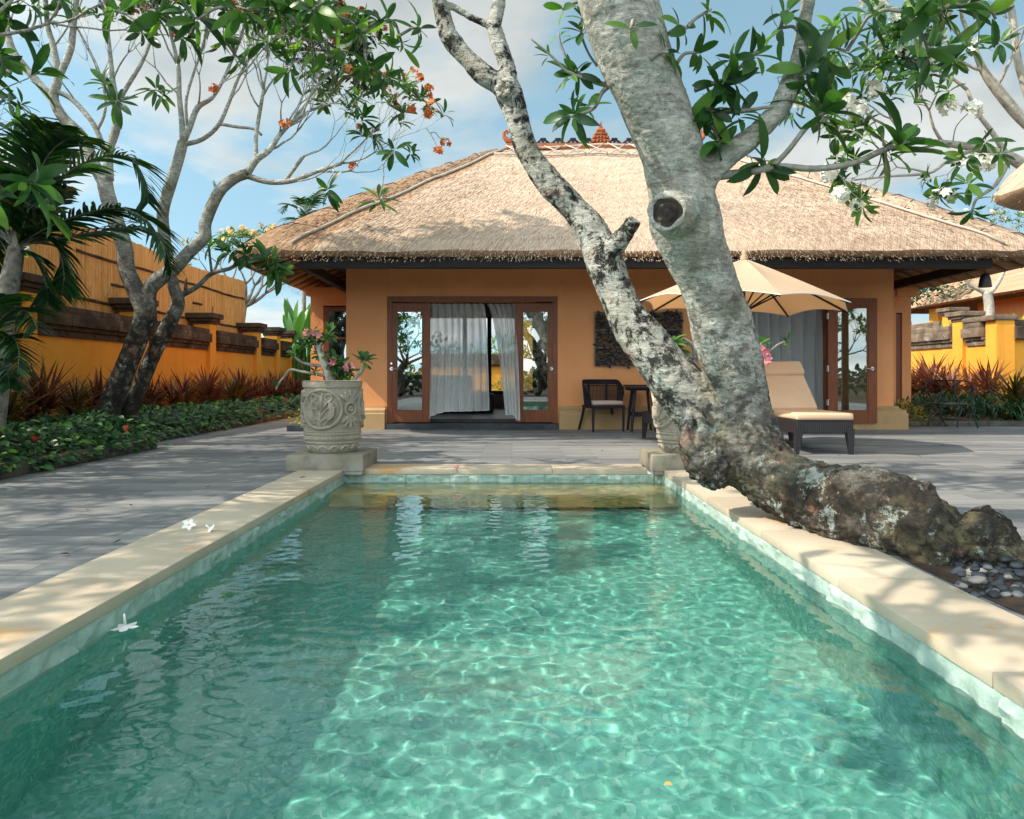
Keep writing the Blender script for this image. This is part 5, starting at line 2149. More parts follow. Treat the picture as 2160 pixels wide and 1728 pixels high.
tw([(1500, 372, 4.36, 20), (1560, 366, 4.3, 18), (1640, 352, 4.25, 15), (1720, 356, 4.2, 13), (1800, 344, 4.15, 13), (1860, 318, 4.1, 13), (1912, 300, 4.08, 11)],
   [(1905, 302, 4.08, (.75, -.2, .55), 13, .30), (1885, 318, 4.1, (.5, -.5, -.4), 9, .27), (1612, 356, 4.27, (.2, -.4, -.7), 8, .22), (1622, 345, 4.27, (.1, -.5, .6), 6, .18)])
tw([(1630, 352, 4.25, 12), (1665, 315, 4.2, 11), (1700, 270, 4.18, 11), (1738, 238, 4.16, 10)], [(1738, 236, 4.16, (.5, -.3, .7), 12, .27), (1745, 245, 4.15, (.7, -.4, -.5), 7, .23)])
tw([(1470, 240, 4.25, 12), (1500, 236, 4.2, 10), (1560, 235, 4.18, 9), (1630, 224, 4.15, 6)], [(1498, 236, 4.18, (0, -.5, -.6), 11, .19), (1505, 228, 4.2, (.2, -.4, .7), 8, .17), (1570, 236, 4.16, (.5, -.5, .4), 8, .17)])
tw([(1465, 190, 4.2, 12), (1500, 178, 4.15, 10), (1540, 165, 4.1, 8)], [(1545, 168, 4.1, (.6, -.4, .2), 12, .22), (1520, 185, 4.1, (.2, -.6, -.6), 9, .20)])
tw([(1510, 320, 4.3, 11), (1515, 290, 4.25, 9), (1500, 262, 4.22, 8)], [(1510, 290, 4.22, (-.2, -.6, .5), 8, .17), (1525, 310, 4.25, (.3, -.6, -.2), 7, .15)])
tw([(1300, 182, 4.2, 12), (1265, 176, 4.18, 11), (1235, 165, 4.16, 9), (1195, 150, 4.14, 7), (1165, 120, 4.12, 5), (1120, 82, 4.1, 4)],
   [(1200, 152, 4.14, (-.4, -.5, .3), 7, .14), (1150, 110, 4.12, (-.6, -.4, .4), 4, .12), (1218, 158, 4.14, (-.2, -.6, -.5), 6, .13)])
tw([(1290, 178, 4.2, 11), (1270, 195, 4.18, 10), (1255, 225, 4.15, 9), (1230, 240, 4.12, 7), (1205, 246, 4.1, 6)], [(1206, 246, 4.1, (-.55, -.5, -.45), 15, .17), (1245, 222, 4.12, (.3, -.6, .1), 6, .12)])
tw([(1235, 165, 4.16, 7), (1205, 140, 4.16, 6), (1185, 100, 4.15, 5), (1178, 70, 4.14, 4)], [(1180, 72, 4.14, (-.3, -.3, .8), 3, .10)])
tw([(1260, 140, 4.18, 6), (1240, 110, 4.16, 5), (1225, 65, 4.14, 5), (1232, 20, 4.12, 4)], [(1225, 60, 4.14, (-.4, -.5, .6), 7, .15), (1230, 30, 4.12, (-.2, -.4, .7), 6, .14)])
# upper crown: twigs hang into view from the limbs above the frame
TRV.extend([(q.co.x + old.location.x, q.co.y + old.location.y, q.co.z) for q in me.vertices if q.co.z > 2.2][::25])
# crown proper, above the frame: it shades the coping and the terrace
for (px, py, Y, d, r) in [(1200, -380, 3.8, (-.5, .2, .8), .08), (1210, -360, 3.8, (.6, -.3, .7), .085), (1718, -90, 4.05, (.7, .2, .7), .035), (1715, -70, 4.05, (.2, -.3, .9), .03),
                          (880, -110, 5.1, (-.4, .2, .8), .045), (1060, -80, 5.1, (.2, .2, .9), .035), (880, -30, 5.12, (-.8, 0, .4), .022), (915, -30, 5.1, (-.7, -.2, .5), .03)]:
    T.grow(at(px, py, Y), d, r, .72, 4, 38)
    flush('bough')
# a long bough over the near end of the pool (above the picture): its shade lies on the right coping
T.w.tube(smooth_path([(.32, 3.8, 3.68), (-.35, 3.3, 4.0), (-1.1, 2.8, 3.95), (-1.75, 2.45, 3.8)], 5), [.085 - .0026 * k for k in range(16)], 10)
flush('bough')
for q_, d in (((-1.75, 2.45, 3.8), (-.7, -.5, .0)), ((-1.75, 2.45, 3.8), (-.6, .3, .1)), ((-1.75, 2.45, 3.8), (-.2, -.8, -.1)), ((-1.2, 2.75, 3.94), (-.3, -.8, .1))):
    T.grow(q_, d, .045, .55, 3, 42)
    flush('bough')
cr_ = random.Random(77)
for (px, py, Y, k, L) in [(1450, 60, 4.0, 6, 0.187), (1480, 110, 4.05, 6, 0.178), (1600, 110, 4.05, 7, 0.187), (1640, 60, 4.1, 6, 0.187), (1700, 150, 4.1, 7, 0.204), (1785, 110, 4.05, 6, 0.204), (1740, 120, 4.05, 7, 0.204), (1845, 30, 3.9, 8, 0.221), (1930, 40, 3.9, 9, 0.23), (1990, 20, 3.8, 9, 0.238), (2040, 10, 3.8, 8, 0.238), (1330, 60, 3.7, 3, 0.128), (1185, 20, 4.1, 4, 0.136), (1410, 110, 3.9, 4, 0.153), (1540, 125, 4.05, 6, 0.17), (1660, 20, 4.0, 6, 0.187), (1500, 20, 4.0, 6, 0.17), (2100, 40, 3.9, 7, 0.221), (1960, 120, 4.1, 6, 0.187), (1715, 185, 4.15, 5, 0.17)]:
    q = at(px, py, Y)
    ax_ = T.attach(q, .009, TRV)
    flush('twig')
    whorl(T.l, q, ax_.normalized() + V((0, -.3, .2)), k, L, T.rnd, .34, 0, (-10, 60), (.1, .45))
T.l.build('crown', MT['leaf'], old, smooth=True)

# ================================================================ slender frangipanis in the left bed
YA = 9.7
A = Tree(5, .22, (5, 9), fl=True, flp=.10, fls=.034, leafp=.33, upb=.10, wig=.45, wr=.28)


def Y_(path, Y, k=.70):
    return [(a, b_, Y + (q[0] if q else 0), c * (k if Y > 9 else .9)) for a, b_, c, *q in path]


A.path(Y_([(222, 900, 76), (228, 868, 70), (255, 800, 62), (290, 715, 60), (305, 660, 58), (290, 620, 52), (268, 570, 48), (262, 520, 46), (245, 470, 46), (226, 410, 44), (220, 375, 44)], YA), 14)
A.path(Y_([(220, 385, 40), (200, 350, 36), (174, 290, 34), (134, 250, 32), (113, 207, 28), (122, 164, 25), (113, 100, 18), (100, 50, 15), (95, -30, 12)], YA), 10)
A.path(Y_([(120, 172, 20), (147, 110, 20), (154, 67, 18), (160, 10, 15), (175, -60, 12)], YA), 8)
A.path(Y_([(116, 215, 24), (77, 170, 22), (33, 117, 22), (17, 77, 20), (7, 20, 18), (0, -60, 16)], YA), 9)
A.path(Y_([(228, 380, 34), (230, 320, 26), (246, 267, 25), (244, 217, 22), (238, 170, 16), (232, 110, 12), (225, 40, 9)], YA), 9)
A.path(Y_([(225, 330, 18), (200, 267, 16), (160, 217, 15), (135, 200, 14), (117, 194, 14)], YA), 8)
A.path(Y_([(205, 275, 10), (222, 230, 9), (212, 160, 8), (180, 90, 7), (150, 40, 6)], YA), 7)
A.path(Y_([(244, 225, 14), (270, 180, 13), (300, 130, 11), (322, 70, 10), (330, 10, 8)], YA), 7)
A.path(Y_([(314, 680, 48), (314, 617, 44), (334, 590, 46), (367, 567, 40), (401, 530, 38), (431, 500, 36), (434, 468, 35), (461, 407, 34), (494, 377, 32), (521, 367, 30)], YA), 12)
A.path(Y_([(461, 407, 16), (455, 395, 10), (450, 381, 6)], YA), 7)
A.path(Y_([(521, 367, 24), (541, 337, 22), (568, 317, 18), (590, 285, 14), (618, 255, 12)], YA), 9)
A.path(Y_([(541, 335, 14), (540, 290, 13), (549, 230, 12), (556, 190, 10)], YA), 8)
A.path(Y_([(524, 372, 18), (568, 384, 17), (618, 381, 16), (668, 362, 13), (720, 345, 11)], YA), 8)
# the fan of thin grey branches
fan = [((618, 255), (.75, .1, .75), .020), ((600, 272), (.9, -.2, .35), .018), ((640, 330), (.9, .1, .5), .017), ((668, 362), (.95, .1, .15), .017), ((556, 190), (.3, .2, .95), .020), ((556, 200), (.7, -.2, .8), .018),
       ((568, 317), (.8, .3, .5), .018), ((720, 345), (.9, -.2, .5), .016), ((720, 345), (.9, .2, .0), .015), ((618, 381), (.7, -.3, -.15), .014), ((590, 285), (.5, .3, .9), .018), ((640, 240), (.9, .2, .5), .017)]
A.path(Y_([(600, 272, 12), (640, 240, 11)], YA), 7)
A.path(Y_([(600, 384, 12), (640, 330, 11)], YA), 7)
for (px, py), d, r in fan:
    A.grow(at(px, py, YA), d, r * .9, .44, 4, 26)
for (px, py), d, r in [((618, 255), (.6, -.1, .9), .016), ((556, 190), (.1, -.3, 1), .016), ((500, 60), (.5, 0, .8), .014)]:
    A.grow(at(px, py, YA), d, r * .9, .48, 4, 28)
for px, py, d in [(95, -30, (-.2, -.3, .8)), (175, -60, (.2, -.2, .9)), (0, -60, (-.6, -.3, .7)), (225, 40, (.1, -.4, .8)), (150, 40, (-.3, -.3, .7)), (330, 10, (.4, -.2, .8))]:
    A.grow(at(px, py, YA), d, .022, .55, 4, 34)
A.leafp = .16
for px, py, d in [(113, 100, (.5, -.2, .7)), (154, 67, (.4, -.3, .8)), (17, 77, (.5, -.3, .8)), (246, 240, (-.5, -.3, .7)), (300, 130, (.6, -.2, .7)), (238, 170, (.5, -.4, .6)), (549, 230, (-.5, -.2, .8)), (160, 217, (-.5, -.3, .6)), (590, 285, (.3, -.5, .7)),
                  (618, 255, (.2, .4, .9)), (556, 190, (-.4, .2, .9)), (640, 240, (.6, -.3, .8))]:
    A.grow(at(px, py, YA), d, .013, .42, 4, 30)
lt = random.Random(6)
for (px, py, k, L) in [(30, 280, 9, .26), (245, 215, 10, .26), (220, 175, 8, .2), (330, 190, 10, .22), (345, 200, 6, .2), (385, 40, 5, .2), (830, 320, 6, .2), (800, 420, 8, .22), (690, 400, 9, .22), (15, 210, 8, .28), (60, 270, 7, .2)]:
    whorl(A.l, at(px, py, YA - .4), (lt.uniform(-.4, .4), -.5, lt.uniform(-.5, .5)), k, L * 1.2, lt, .30, 0, (-5, 50), (.15, .5))
    A.attach(at(px, py, YA - .4), .009)
for (px, py) in [(905, 188), (830, 218), (912, 222), (925, 318), (745, 355), (450, 190), (885, 165), (868, 230), (735, 148), (600, 260), (940, 300), (905, 240), (850, 165)]:
    q = at(px, py, YA + lt.uniform(-.5, .3))
    cluster(A.f, q, (0, -.4, .7), lt.randint(7, 11), .07, .044, lt)
    A.attach(q, .006)
trA = thing('slender_tree', 'grey slender frangipani with orange blossom, rightmost crown of the left bed trees', 'tree', at(228, 900, YA), 'frangipani trees in the left bed')
trA.location.z = 0
A.finish(trA, MT['bark_left'], MT['leaf'], MT['fl_orange'])

YBt = 10.0
B = Tree(9, .22, (6, 10), fl=True, flp=.10, fls=.04, leafp=.6, upb=.10, wig=.4, wr=.28)
B.path(Y_([(272, 890, 56), (276, 861, 50), (301, 800, 46), (327, 740, 44), (361, 674, 42), (376, 640, 38), (366, 604, 34), (356, 550, 30), (346, 490, 34), (344, 444, 34), (361, 384, 34), (377, 334, 32), (386, 300, 30)], YBt), 13)
B.path(Y_([(386, 300, 22), (384, 260, 18), (378, 200, 16), (376, 140, 13), (360, 70, 10), (350, 10, 8)], YBt), 8)
B.path(Y_([(386, 300, 22), (401, 267, 18), (417, 227, 17), (447, 207, 12), (470, 170, 10), (500, 100, 9), (520, 40, 8)], YBt), 8)
B.path(Y_([(388, 305, 16), (427, 294, 14), (461, 264, 13), (484, 214, 11), (505, 160, 9), (540, 100, 8)], YBt), 8)
B.path(Y_([(466, 262, 10), (500, 268, 9), (534, 272, 8), (552, 285, 8)], YBt), 6)
B.path(Y_([(395, 265, 10), (393, 210, 9), (410, 150, 8), (430, 90, 8), (440, 20, 7)], YBt), 6)
B.path(Y_([(376, 625, 26), (392, 618, 18), (417, 604, 15), (447, 577, 14), (484, 567, 12), (514, 553, 11), (545, 570, 9), (566, 566, 8)], YBt), 8, tip=True)
B.path(Y_([(392, 612, 14), (392, 598, 9), (394, 586, 5)], YBt), 6)
B.path(Y_([(447, 577, 9), (443, 545, 8), (440, 515, 7)], YBt), 6, tip=True)
B.path(Y_([(450, 577, 9), (462, 550, 8), (480, 535, 7), (484, 522, 7)], YBt), 6, tip=True)
B.path(Y_([(514, 553, 8), (516, 530, 7), (520, 512, 6)], YBt), 6, tip=True)
for (px, py, ax, k, L) in [(575, 560, (.7, -.3, .4), 13, .30), (560, 545, (.3, -.5, .6), 10, .28), (505, 520, (-.1, -.5, .7), 10, .27), (480, 530, (-.3, -.6, .2), 9, .27), (520, 540, (.2, -.6, -.4), 7, .24), (440, 512, (-.4, -.4, .7), 8, .24), (584, 575, (.6, -.5, -.4), 9, .28)]:
    whorl(B.l, at(px, py, YBt - .1), ax, k, L, lt, .32, 0, (-5, 60), (.1, .4))
for px, py, d, r in [(350, 10, (-.1, -.3, .8), .022), (520, 40, (.4, -.1, .8), .022), (540, 100, (.5, -.3, .6), .020), (440, 20, (.1, -.4, .9), .02), (376, 140, (-.4, -.4, .7), .02), (447, 207, (.5, -.4, .6), .018), (505, 160, (.8, -.2, .5), .018)]:
    B.grow(at(px, py, YBt), d, r * .8, .48, 4, 32)
B.leafp = .25
for px, py, d in [(376, 140, (.5, -.3, .7)), (417, 227, (.3, -.5, .7)), (470, 170, (.6, -.3, .6)), (484, 214, (.7, -.2, .6)), (430, 90, (.5, -.3, .8)), (378, 200, (-.6, -.3, .6))]:
    B.grow(at(px, py, YBt), d, .013, .42, 4, 30)
trB = thing('slender_tree', 'grey slender frangipani leaning behind the other, with a low leafy side branch', 'tree', (at(272, 900, YBt)[0], YBt, 0), 'frangipani trees in the left bed')
B.finish(trB, MT['bark_left'], MT['leaf'], MT['fl_orange'])

# nearer frangipani at the far left: its crown hangs into the top of the picture and dapples the terrace
C_ = Tree(17, .24, (6, 10), fl=True, flp=.05, fls=.045, leafp=.9, upb=.06, wig=.4, wr=.30)
trC = thing('overhanging_tree', 'frangipani left of the frame whose leafy boughs hang across the top left', 'tree', (-5.6, 5.2, 0))
C_.w.tube(smooth_path([(-5.6, 5.2, -.02), (-5.4, 5.2, .8), (-5.55, 5.25, 1.7), (-5.3, 5.3, 2.4)], 5), [.17, .165, .16, .155, .15, .15, .145, .14, .14, .135, .13, .13, .125, .12, .11, .10], 12)
for d, r in [((.75, .15, .65), .075), ((.45, .6, .7), .07), ((-.4, .3, .8), .07), ((.3, -.5, .75), .07), ((.85, -.2, .45), .06)]:
    C_.grow((-5.3, 5.3, 2.35), d, r, .85, 4, 36)
for (px, py, Y, k, L) in [(420, 40, 6.0, 10, .26), (520, 20, 6, 11, .26), (470, 90, 6.2, 9, .22), (600, 30, 6.2, 11, .25), (640, 80, 6.3, 10, .22), (560, 90, 6.3, 10, .22), (700, 30, 6.2, 11, .24), (760, 70, 6.3, 11, .24), (820, 40, 6.2, 10, .22), (780, 150, 6.3, 9, .22), (820, 165, 6.3, 8, .22),
                          (240, 20, 6, 8, .24), (340, 30, 6, 9, .24), (610, 150, 6.3, 6, .22), (700, 120, 6.4, 9, .2), (850, 100, 6.3, 8, .2), (890, 60, 6.2, 8, .2), (300, 70, 6.2, 6, .2), (20, 40, 6, 9, .26), (10, 140, 6, 8, .26), (660, 20, 6, 11, .26), (570, -10, 6, 10, .26), (735, 110, 6.4, 8, .2), (510, 130, 6.3, 7, .2)]:
    q = at(px, py, Y)
    ax_ = C_.attach(q, .011)
    whorl(C_.l, q, ax_.normalized() + V((0, -.3, .2)), k, L, lt, .33, 0, (-15, 60), (.15, .5))
C_.finish(trC, MT['bark_left'], MT['leaf'], MT['fl_orange'])

# ================================================================ white-flowered frangipani on the right
YR = 8.6
D = Tree(23, .22, (7, 11), fl=True, flp=.30, fls=.045, leafp=.95, upb=.05, wig=.4, wr=.30)
trD = thing('white_frangipani', 'white flowered frangipani reaching in from the right beside the pavilion', 'tree', (6.9, YR, 0))
D.w.tube(smooth_path([(6.9, YR, -.02), (6.75, YR, .9), (6.85, YR, 1.8), (6.6, YR, 2.7)], 5), [.15, .145, .14, .14, .135, .13, .13, .125, .12, .12, .115, .115, .11, .11, .105, .10], 12)
p0 = (2290, 440)
D.path(Y_([(2277, 470, 44), (2230, 400, 36), (2160, 350, 28), (2120, 328, 25), (2060, 312, 20), (1990, 302, 15), (1930, 296, 10)], YR), 9)
D.path(Y_([(2250, 420, 36), (2200, 300, 30), (2140, 235, 26), (2100, 185, 24), (2075, 150, 18), (2050, 90, 12), (2030, 40, 9)], YR), 9)
D.path(Y_([(2200, 310, 20), (2165, 190, 18), (2145, 120, 17), (2135, 30, 15), (2120, -40, 13)], YR), 8)
D.path(Y_([(2120, 320, 14), (2090, 275, 12), (2060, 235, 10), (2040, 190, 8)], YR), 7)
D.path(Y_([(2060, 312, 11), (2000, 340, 8), (1960, 365, 7), (1880, 372, 5), (1800, 380, 4)], YR), 6)
D.path(Y_([(2130, 335, 12), (2100, 390, 9), (2060, 420, 7), (2050, 450, 5)], YR), 6, tip=True)
for px, py, d, r, lv in [(1930, 296, (-.8, -.2, .3), .020, 3), (1990, 302, (-.6, -.2, .6), .02, 3), (1990, 302, (-.8, .2, -.1), .018, 3), (2030, 40, (-.4, -.2, .7), .02, 3), (2050, 90, (-.8, -.1, .4), .02, 3), (2040, 190, (-.6, -.1, .5), .02, 3),
                         (2075, 150, (-.8, .1, .1), .02, 3), (1960, 365, (-.8, -.2, .0), .014, 2), (2120, -40, (-.2, -.2, .9), .025, 3), (2060, 312, (-.4, -.4, -.3), .015, 2), (2100, 185, (.2, -.4, .6), .02, 3), (1860, 260, (-.8, 0, .2), .015, 3)]:
    D.grow(at(px, py, YR), d, r, .42, lv, 36)
D.path(Y_([(1930, 296, 8), (1890, 280, 7), (1860, 260, 6)], YR), 6)
for (px, py) in [(1785, 218), (1812, 232), (1840, 188), (2052, 232), (2066, 346), (1745, 366), (2080, 345), (1995, 415), (2000, 228), (1772, 410), (2115, 420)]:
    cluster(D.f, at(px, py, YR - .35), (0, -.5, .6), 13, .10, .066, lt)
    D.attach(at(px, py, YR - .33), .006)
for (px, py, k) in [(1970, 100, 9), (1940, 150, 9), (1900, 60, 9), (2010, 130, 10), (1830, 100, 8), (1770, 160, 9), (1850, 140, 8), (2110, 90, 9), (2000, 190, 9), (1820, 290, 8), (1770, 320, 8), (1940, 210, 8), (2040, 385, 9), (2000, 410, 8), (2080, 300, 8), (1880, 200, 8)]:
    whorl(D.l, at(px, py, YR - .4), (lt.uniform(-.6, .4), -.5, lt.uniform(-.3, .7)), k, .25, lt, .31, 0, (-5, 60), (.1, .4))
    D.attach(at(px, py, YR - .4), .009)
D.finish(trD, MT['twig_pale'], MT['leaf'], MT['fl_white'])
# ================================================================ palm at the left, behind the first pillar
def frond(mb, pts, L, n, droop, rnd, w_=.035, mi=0, stem=None, r0=.014):
    """feather frond along pts; leaflets on both sides"""
    q = [V(p) for p in smooth_path([tuple(p) for p in pts], 6)]
    (stem or mb).tube(q, [r0 * (1 - .8 * i / len(q)) for i in range(len(q))], 5)
    k = len(q) - 1
    for i in range(n):
        t = .10 + .90 * i / n
        f = t * k
        a = min(int(f), k - 1)
        p = q[a].lerp(q[a + 1], f - a)
        d = (q[a + 1] - q[a]).normalized()
        s = d.cross(V((0, 0, 1)))
        if s.length < .05:
            s = V((1, 0, 0))
        s.normalize()
        up = s.cross(d)
        l = L * (math.sin(math.pi * (.12 + .84 * t)) ** .6) * rnd.uniform(.88, 1.08)
        for sg in (-1, 1):
            dd = (d * rnd.uniform(.55, .8) + s * sg * .85 + up * rnd.uniform(.05, .3)).normalized()
            vs, fs = [], []
            nrm = dd.cross(V((0, 0, 1)))
            nrm = nrm.normalized() if nrm.length > .05 else d
            wv = up.lerp(d, .75).normalized()
            for j in range(4):
                u = j / 3
                c = p + dd * l * u - V((0, 0, 1)) * droop * l * u * u
                wd = w_ * .5 * (1, 1.1, .75, .05)[j]
                vs += [c - wv * wd, c + wv * wd]
            for j in range(3):
                fs.append((2 * j, 2 * j + 1, 2 * j + 3, 2 * j + 2))
            mb.add(vs, fs, mi)


YP = 7.9
palm = thing('feather_palm', 'dark green feather palm arching over the left boundary wall', 'palm', (at(8, 1050, YP)[0], YP, 0))
wmb, fmb = MB(), MB()
rnd = random.Random(12)
limb(wmb, [(-20, 970, YP, 40), (2, 800, YP, 36), (12, 640, YP, 38), (28, 560, YP, 36), (34, 520, YP, 28)], 12, 4)
limb(wmb, [(5, 700, YP, 22), (30, 600, YP, 22), (36, 520, YP, 18), (30, 440, YP, 12)], 10, 4)
for path, L in [([(34, 520), (80, 430), (140, 365), (215, 330), (275, 335), (308, 385), (312, 428)], .50), ([(34, 520), (100, 480), (180, 450), (255, 440), (315, 470), (348, 535)], .52),
                ([(36, 520), (110, 505), (200, 490), (280, 480), (340, 505), (362, 570)], .46), ([(36, 515), (60, 420), (100, 330), (150, 290), (190, 300)], .45), 
                ([(34, 520), (60, 440), (60, 350), (90, 280), (130, 265)], .5), ([(36, 525), (80, 500), (120, 520), (135, 575), (130, 620)], .42), ([(30, 520), (-40, 470), (-90, 430), (-140, 450)], .5),
                ([(30, 525), (60, 500), (90, 460), (120, 420), (140, 400)], .45), ([(20, 540), (-10, 500), (-30, 540), (-40, 610)], .45),
                ([(30, 520), (5, 460), (5, 400), (30, 370), (70, 380), (90, 430)], .45),
                ([(30, 525), (70, 540), (95, 590), (100, 640)], .35), ([(30, 510), (-20, 400), (-60, 300), (-80, 230)], .55)]:
    dy = rnd.uniform(-.8, .8)
    frond(fmb, [at(a, b_, YP + dy * (i / len(path))) for i, (a, b_) in enumerate(path)], L, 46, .32, rnd, .042, stem=wmb)
wmb.build('trunk', MT['twig'], palm, smooth=True)
fmb.build('fronds', MT['leaf_palm'], palm)
palm2 = thing('small_palm', 'small low feather palm at the left edge before the first wall pillar', 'palm', (at(-30, 820, 7.0)[0], 7.0, 0))
wmb, fmb = MB(), MB()
limb(wmb, [(-60, 1000, 7, 22), (-45, 860, 7, 20), (-35, 760, 7, 16)], 8, 3)
for path, L in [([(-30, 760), (-10, 690), (25, 655), (60, 660), (78, 695)], .36), ([(-30, 760), (0, 720), (25, 710), (40, 740), (36, 790)], .30), ([(-30, 760), (-30, 680), (0, 630), (30, 625)], .34), ([(-30, 760), (-60, 700), (-100, 690)], .35),
                ([(-30, 765), (-5, 760), (15, 785), (20, 820)], .25)]:
    frond(fmb, [at(a, b_, 7.0 - .3 * i / len(path)) for i, (a, b_) in enumerate(path)], L, 30, .3, rnd, .032, stem=wmb, r0=.009)
wmb.build('trunk', MT['twig'], palm2, smooth=True)
fmb.build('fronds', MT['leaf_palm'], palm2)

# ================================================================ hedge of the left bed (nobody could count its leaves)
rnd = random.Random(41)
mb = MB()
fb = MB()
sm_ = MB()


def hedge_patch(mb, x0, x1, y0, y1, hfun, n, L, keep=lambda x, y: True):
    for k in range(n):
        x, y = rnd.uniform(x0, x1), rnd.uniform(y0, y1)
        if not keep(x, y):
            continue
        h = hfun(x, y)
        z = h * (rnd.random() ** .45)
        # leaves face out of the mound
        ex = ((x - x0) / (x1 - x0)) * 2 - 1
        d = V((ex * .9 + rnd.uniform(-.7, .7), rnd.uniform(-1.0, .5), rnd.uniform(-.25, .55)))
        up = V((ex * .5, -.35, 1)) + rv(rnd) * .5
        l = L * rnd.uniform(.7, 1.3)
        leaf(mb, (x, y, z), d, up, l, l * .42, .25, .25, 3)


def hh(x, y):
    e = min(1, (x + 6.3) / .25 if x < -5.8 else 1) * min(1, max(.25, (-4.40 - (0.45 if y > 9.4 else 0) - x) / .35))
    return (.40 + .09 * noise.noise(V((x * 1.7, y * 1.3, 2))) + .05 * noise.noise(V((x * 5, y * 5, 4)))) * max(.3, e)


hedge_patch(mb, -6.25, -4.47, 2.6, 9.5, hh, 6200, .105)
hedge_patch(mb, -6.35, -4.92, 9.4, 15, hh, 4200, .105)
hedge_patch(mb, -6.35, -4.92, 15, 22, hh, 1700, .12)
hg = mb.build('hedge', MT['leaf_hedge'], smooth=True)
tag(hg, 'low glossy dark green hedge covering the left flower bed', 'hedge', kind='stuff')
# red ixora heads in it
rnd = random.Random(2)
for (px, py, Y) in [(268, 905, 8.8), (75, 925, 7.2), (545, 838, 14.5), (603, 843, 16.0), (552, 868, 13.6)]:
    p = at(px, py, Y)
    p = V((min(p.x, -4.55), p.y, max(.22, min(.5, p.z))))
    fmb = MB()
    cluster(fmb, p, (.3, -.5, .8), 9, .03, .024, rnd)
    o = thing('ixora_bloom', 'red ixora flower head standing in the dark green left hedge', 'flower', p, 'red flower heads in the hedge')
    smb = MB()
    smb.tube([(p.x, p.y, .02), (p.x, p.y, p.z)], .004, 4)
    smb.build('stem', MT['twig'], o)
    fmb.build('petals', MT['fl_red'], o)


# ================================================================ cordylines
def make_cordyline(seed, mat, n=46, L=.62, W=.034, h=.38, stems=4):
    rnd = random.Random(seed)
    w_, l_ = MB(), MB()
    for s in range(stems):
        b0 = V((rnd.uniform(-.14, .14), rnd.uniform(-.14, .14), 0))
        top = b0 + V((rnd.uniform(-.10, .10), rnd.uniform(-.10, .10), h * rnd.uniform(.7, 1.5)))
        w_.tube([b0, b0.lerp(top, .5) + rv(rnd) * .015, top], [.014, .012, .011], 6)
        for k in range(n // stems):
            t = rnd.random()
            p = b0.lerp(top, .35 + .65 * t)
            a = k * 2.4 + rnd.uniform(-.2, .2)
            el = R(-25 + 100 * t * rnd.uniform(.6, 1.05))
            d = V((math.cos(a) * math.cos(el), math.sin(a) * math.cos(el), math.sin(el)))
            l = L * rnd.uniform(.6, 1.1)
            strap(l_, p, d, (0, 0, 1), l, W * rnd.uniform(.8, 1.2), rnd.uniform(.12, .6) * (1.2 - t), 5)
    return w_, l_


CPR = []
for i, (sd, mt_, n, L) in enumerate([(1, 'leaf_red', 260, .62), (2, 'leaf_red', 300, .66), (3, 'leaf_bronze', 230, .68), (4, 'leaf_red', 320, .58)]):
    CPR.append((make_cordyline(sd, mt_, n, L), mt_))
_proto = {}


def cordyline(kind, x, y, sc_, rz, label, group):
    if kind in _proto:
        o = copy_tree(_proto[kind])
    else:
        o = thing('cordyline', label, 'plant', (0, 0, 0), group)
        (w_, l_), mt_ = CPR[kind]
        w_.build('stem', MT['twig'], o, smooth=True, world=False)
        l_.build('foliage', MT[mt_], o, world=False)
        _proto[kind] = o
    o.location = (x, y, 0)
    o.rotation_euler = (0, 0, rz)
    o.scale = (sc_, sc_, sc_)
    tag(o, label, 'plant', group)
    return o


rnd = random.Random(19)
GL = 'cordylines along the left wall'
spots = [(-5.9, 7.1, 0, 1.25), (-6.35, 7.9, 3, 1.2), (-6.2, 8.9, 2, 1.35), (-6.4, 9.9, 1, 1.15), (-6.3, 10.7, 2, 1.1), (-6.45, 11.5, 0, 1.1), (-6.4, 12.4, 2, 1.2), (-6.5, 13.2, 0, 1.05), (-6.4, 13.9, 3, 1.1), (-6.45, 14.7, 2, 1.05),
         (-6.4, 15.4, 1, 1.15), (-6.5, 16.2, 0, 1.1), (-6.4, 17.0, 2, 1.15), (-6.45, 17.8, 1, 1.15), (-6.5, 18.7, 3, 1.1), (-6.4, 19.6, 0, 1.1), (-6.5, 20.5, 1, 1.15), (-6.45, 21.4, 3, 1.1), (-6.5, 22.3, 0, 1.1), (-5.7, 6.2, 3, 1.3), (-5.9, 5.4, 0, 1.3)]
spots.sort(key=lambda s: s[1])
ordn = ['first', 'second', 'third', 'fourth', 'fifth', 'sixth', 'seventh', 'eighth', 'ninth', 'tenth', 'eleventh', 'twelfth', 'thirteenth', 'fourteenth', 'fifteenth', 'sixteenth', 'seventeenth', 'eighteenth', 'nineteenth', 'twentieth', 'last']
kindw = ['red spiky', 'full red', 'bronze green', 'bushy dark red']
for i, (x, y, k, s_) in enumerate(spots):
    cordyline(k, x, y, s_, rnd.uniform(0, 6), '%s cordyline under the left wall, %s from the near end of its row' % (kindw[k], ordn[i]), GL)
GR = 'cordylines along the right wall'
rs = [(10.6, 19.9, 0, 1.5), (10.7, 19.1, 1, 1.55), (10.6, 18.3, 0, 1.45), (10.7, 17.6, 3, 1.4), (10.75, 16.9, 1, 1.35), (9.95, 14.6, 2, 1.3), (10.5, 20.8, 3, 1.5)]
rs.sort(key=lambda s: s[1])
for i, (x, y, k, s_) in enumerate(rs):
    cordyline(k, x, y, s_, rnd.uniform(0, 6), ('bronze green cordyline in the shaded corner at the right edge' if k == 2 else
              '%s cordyline by the sunlit right wall, %s from the near end' % (kindw[k], ordn[i])), GR)

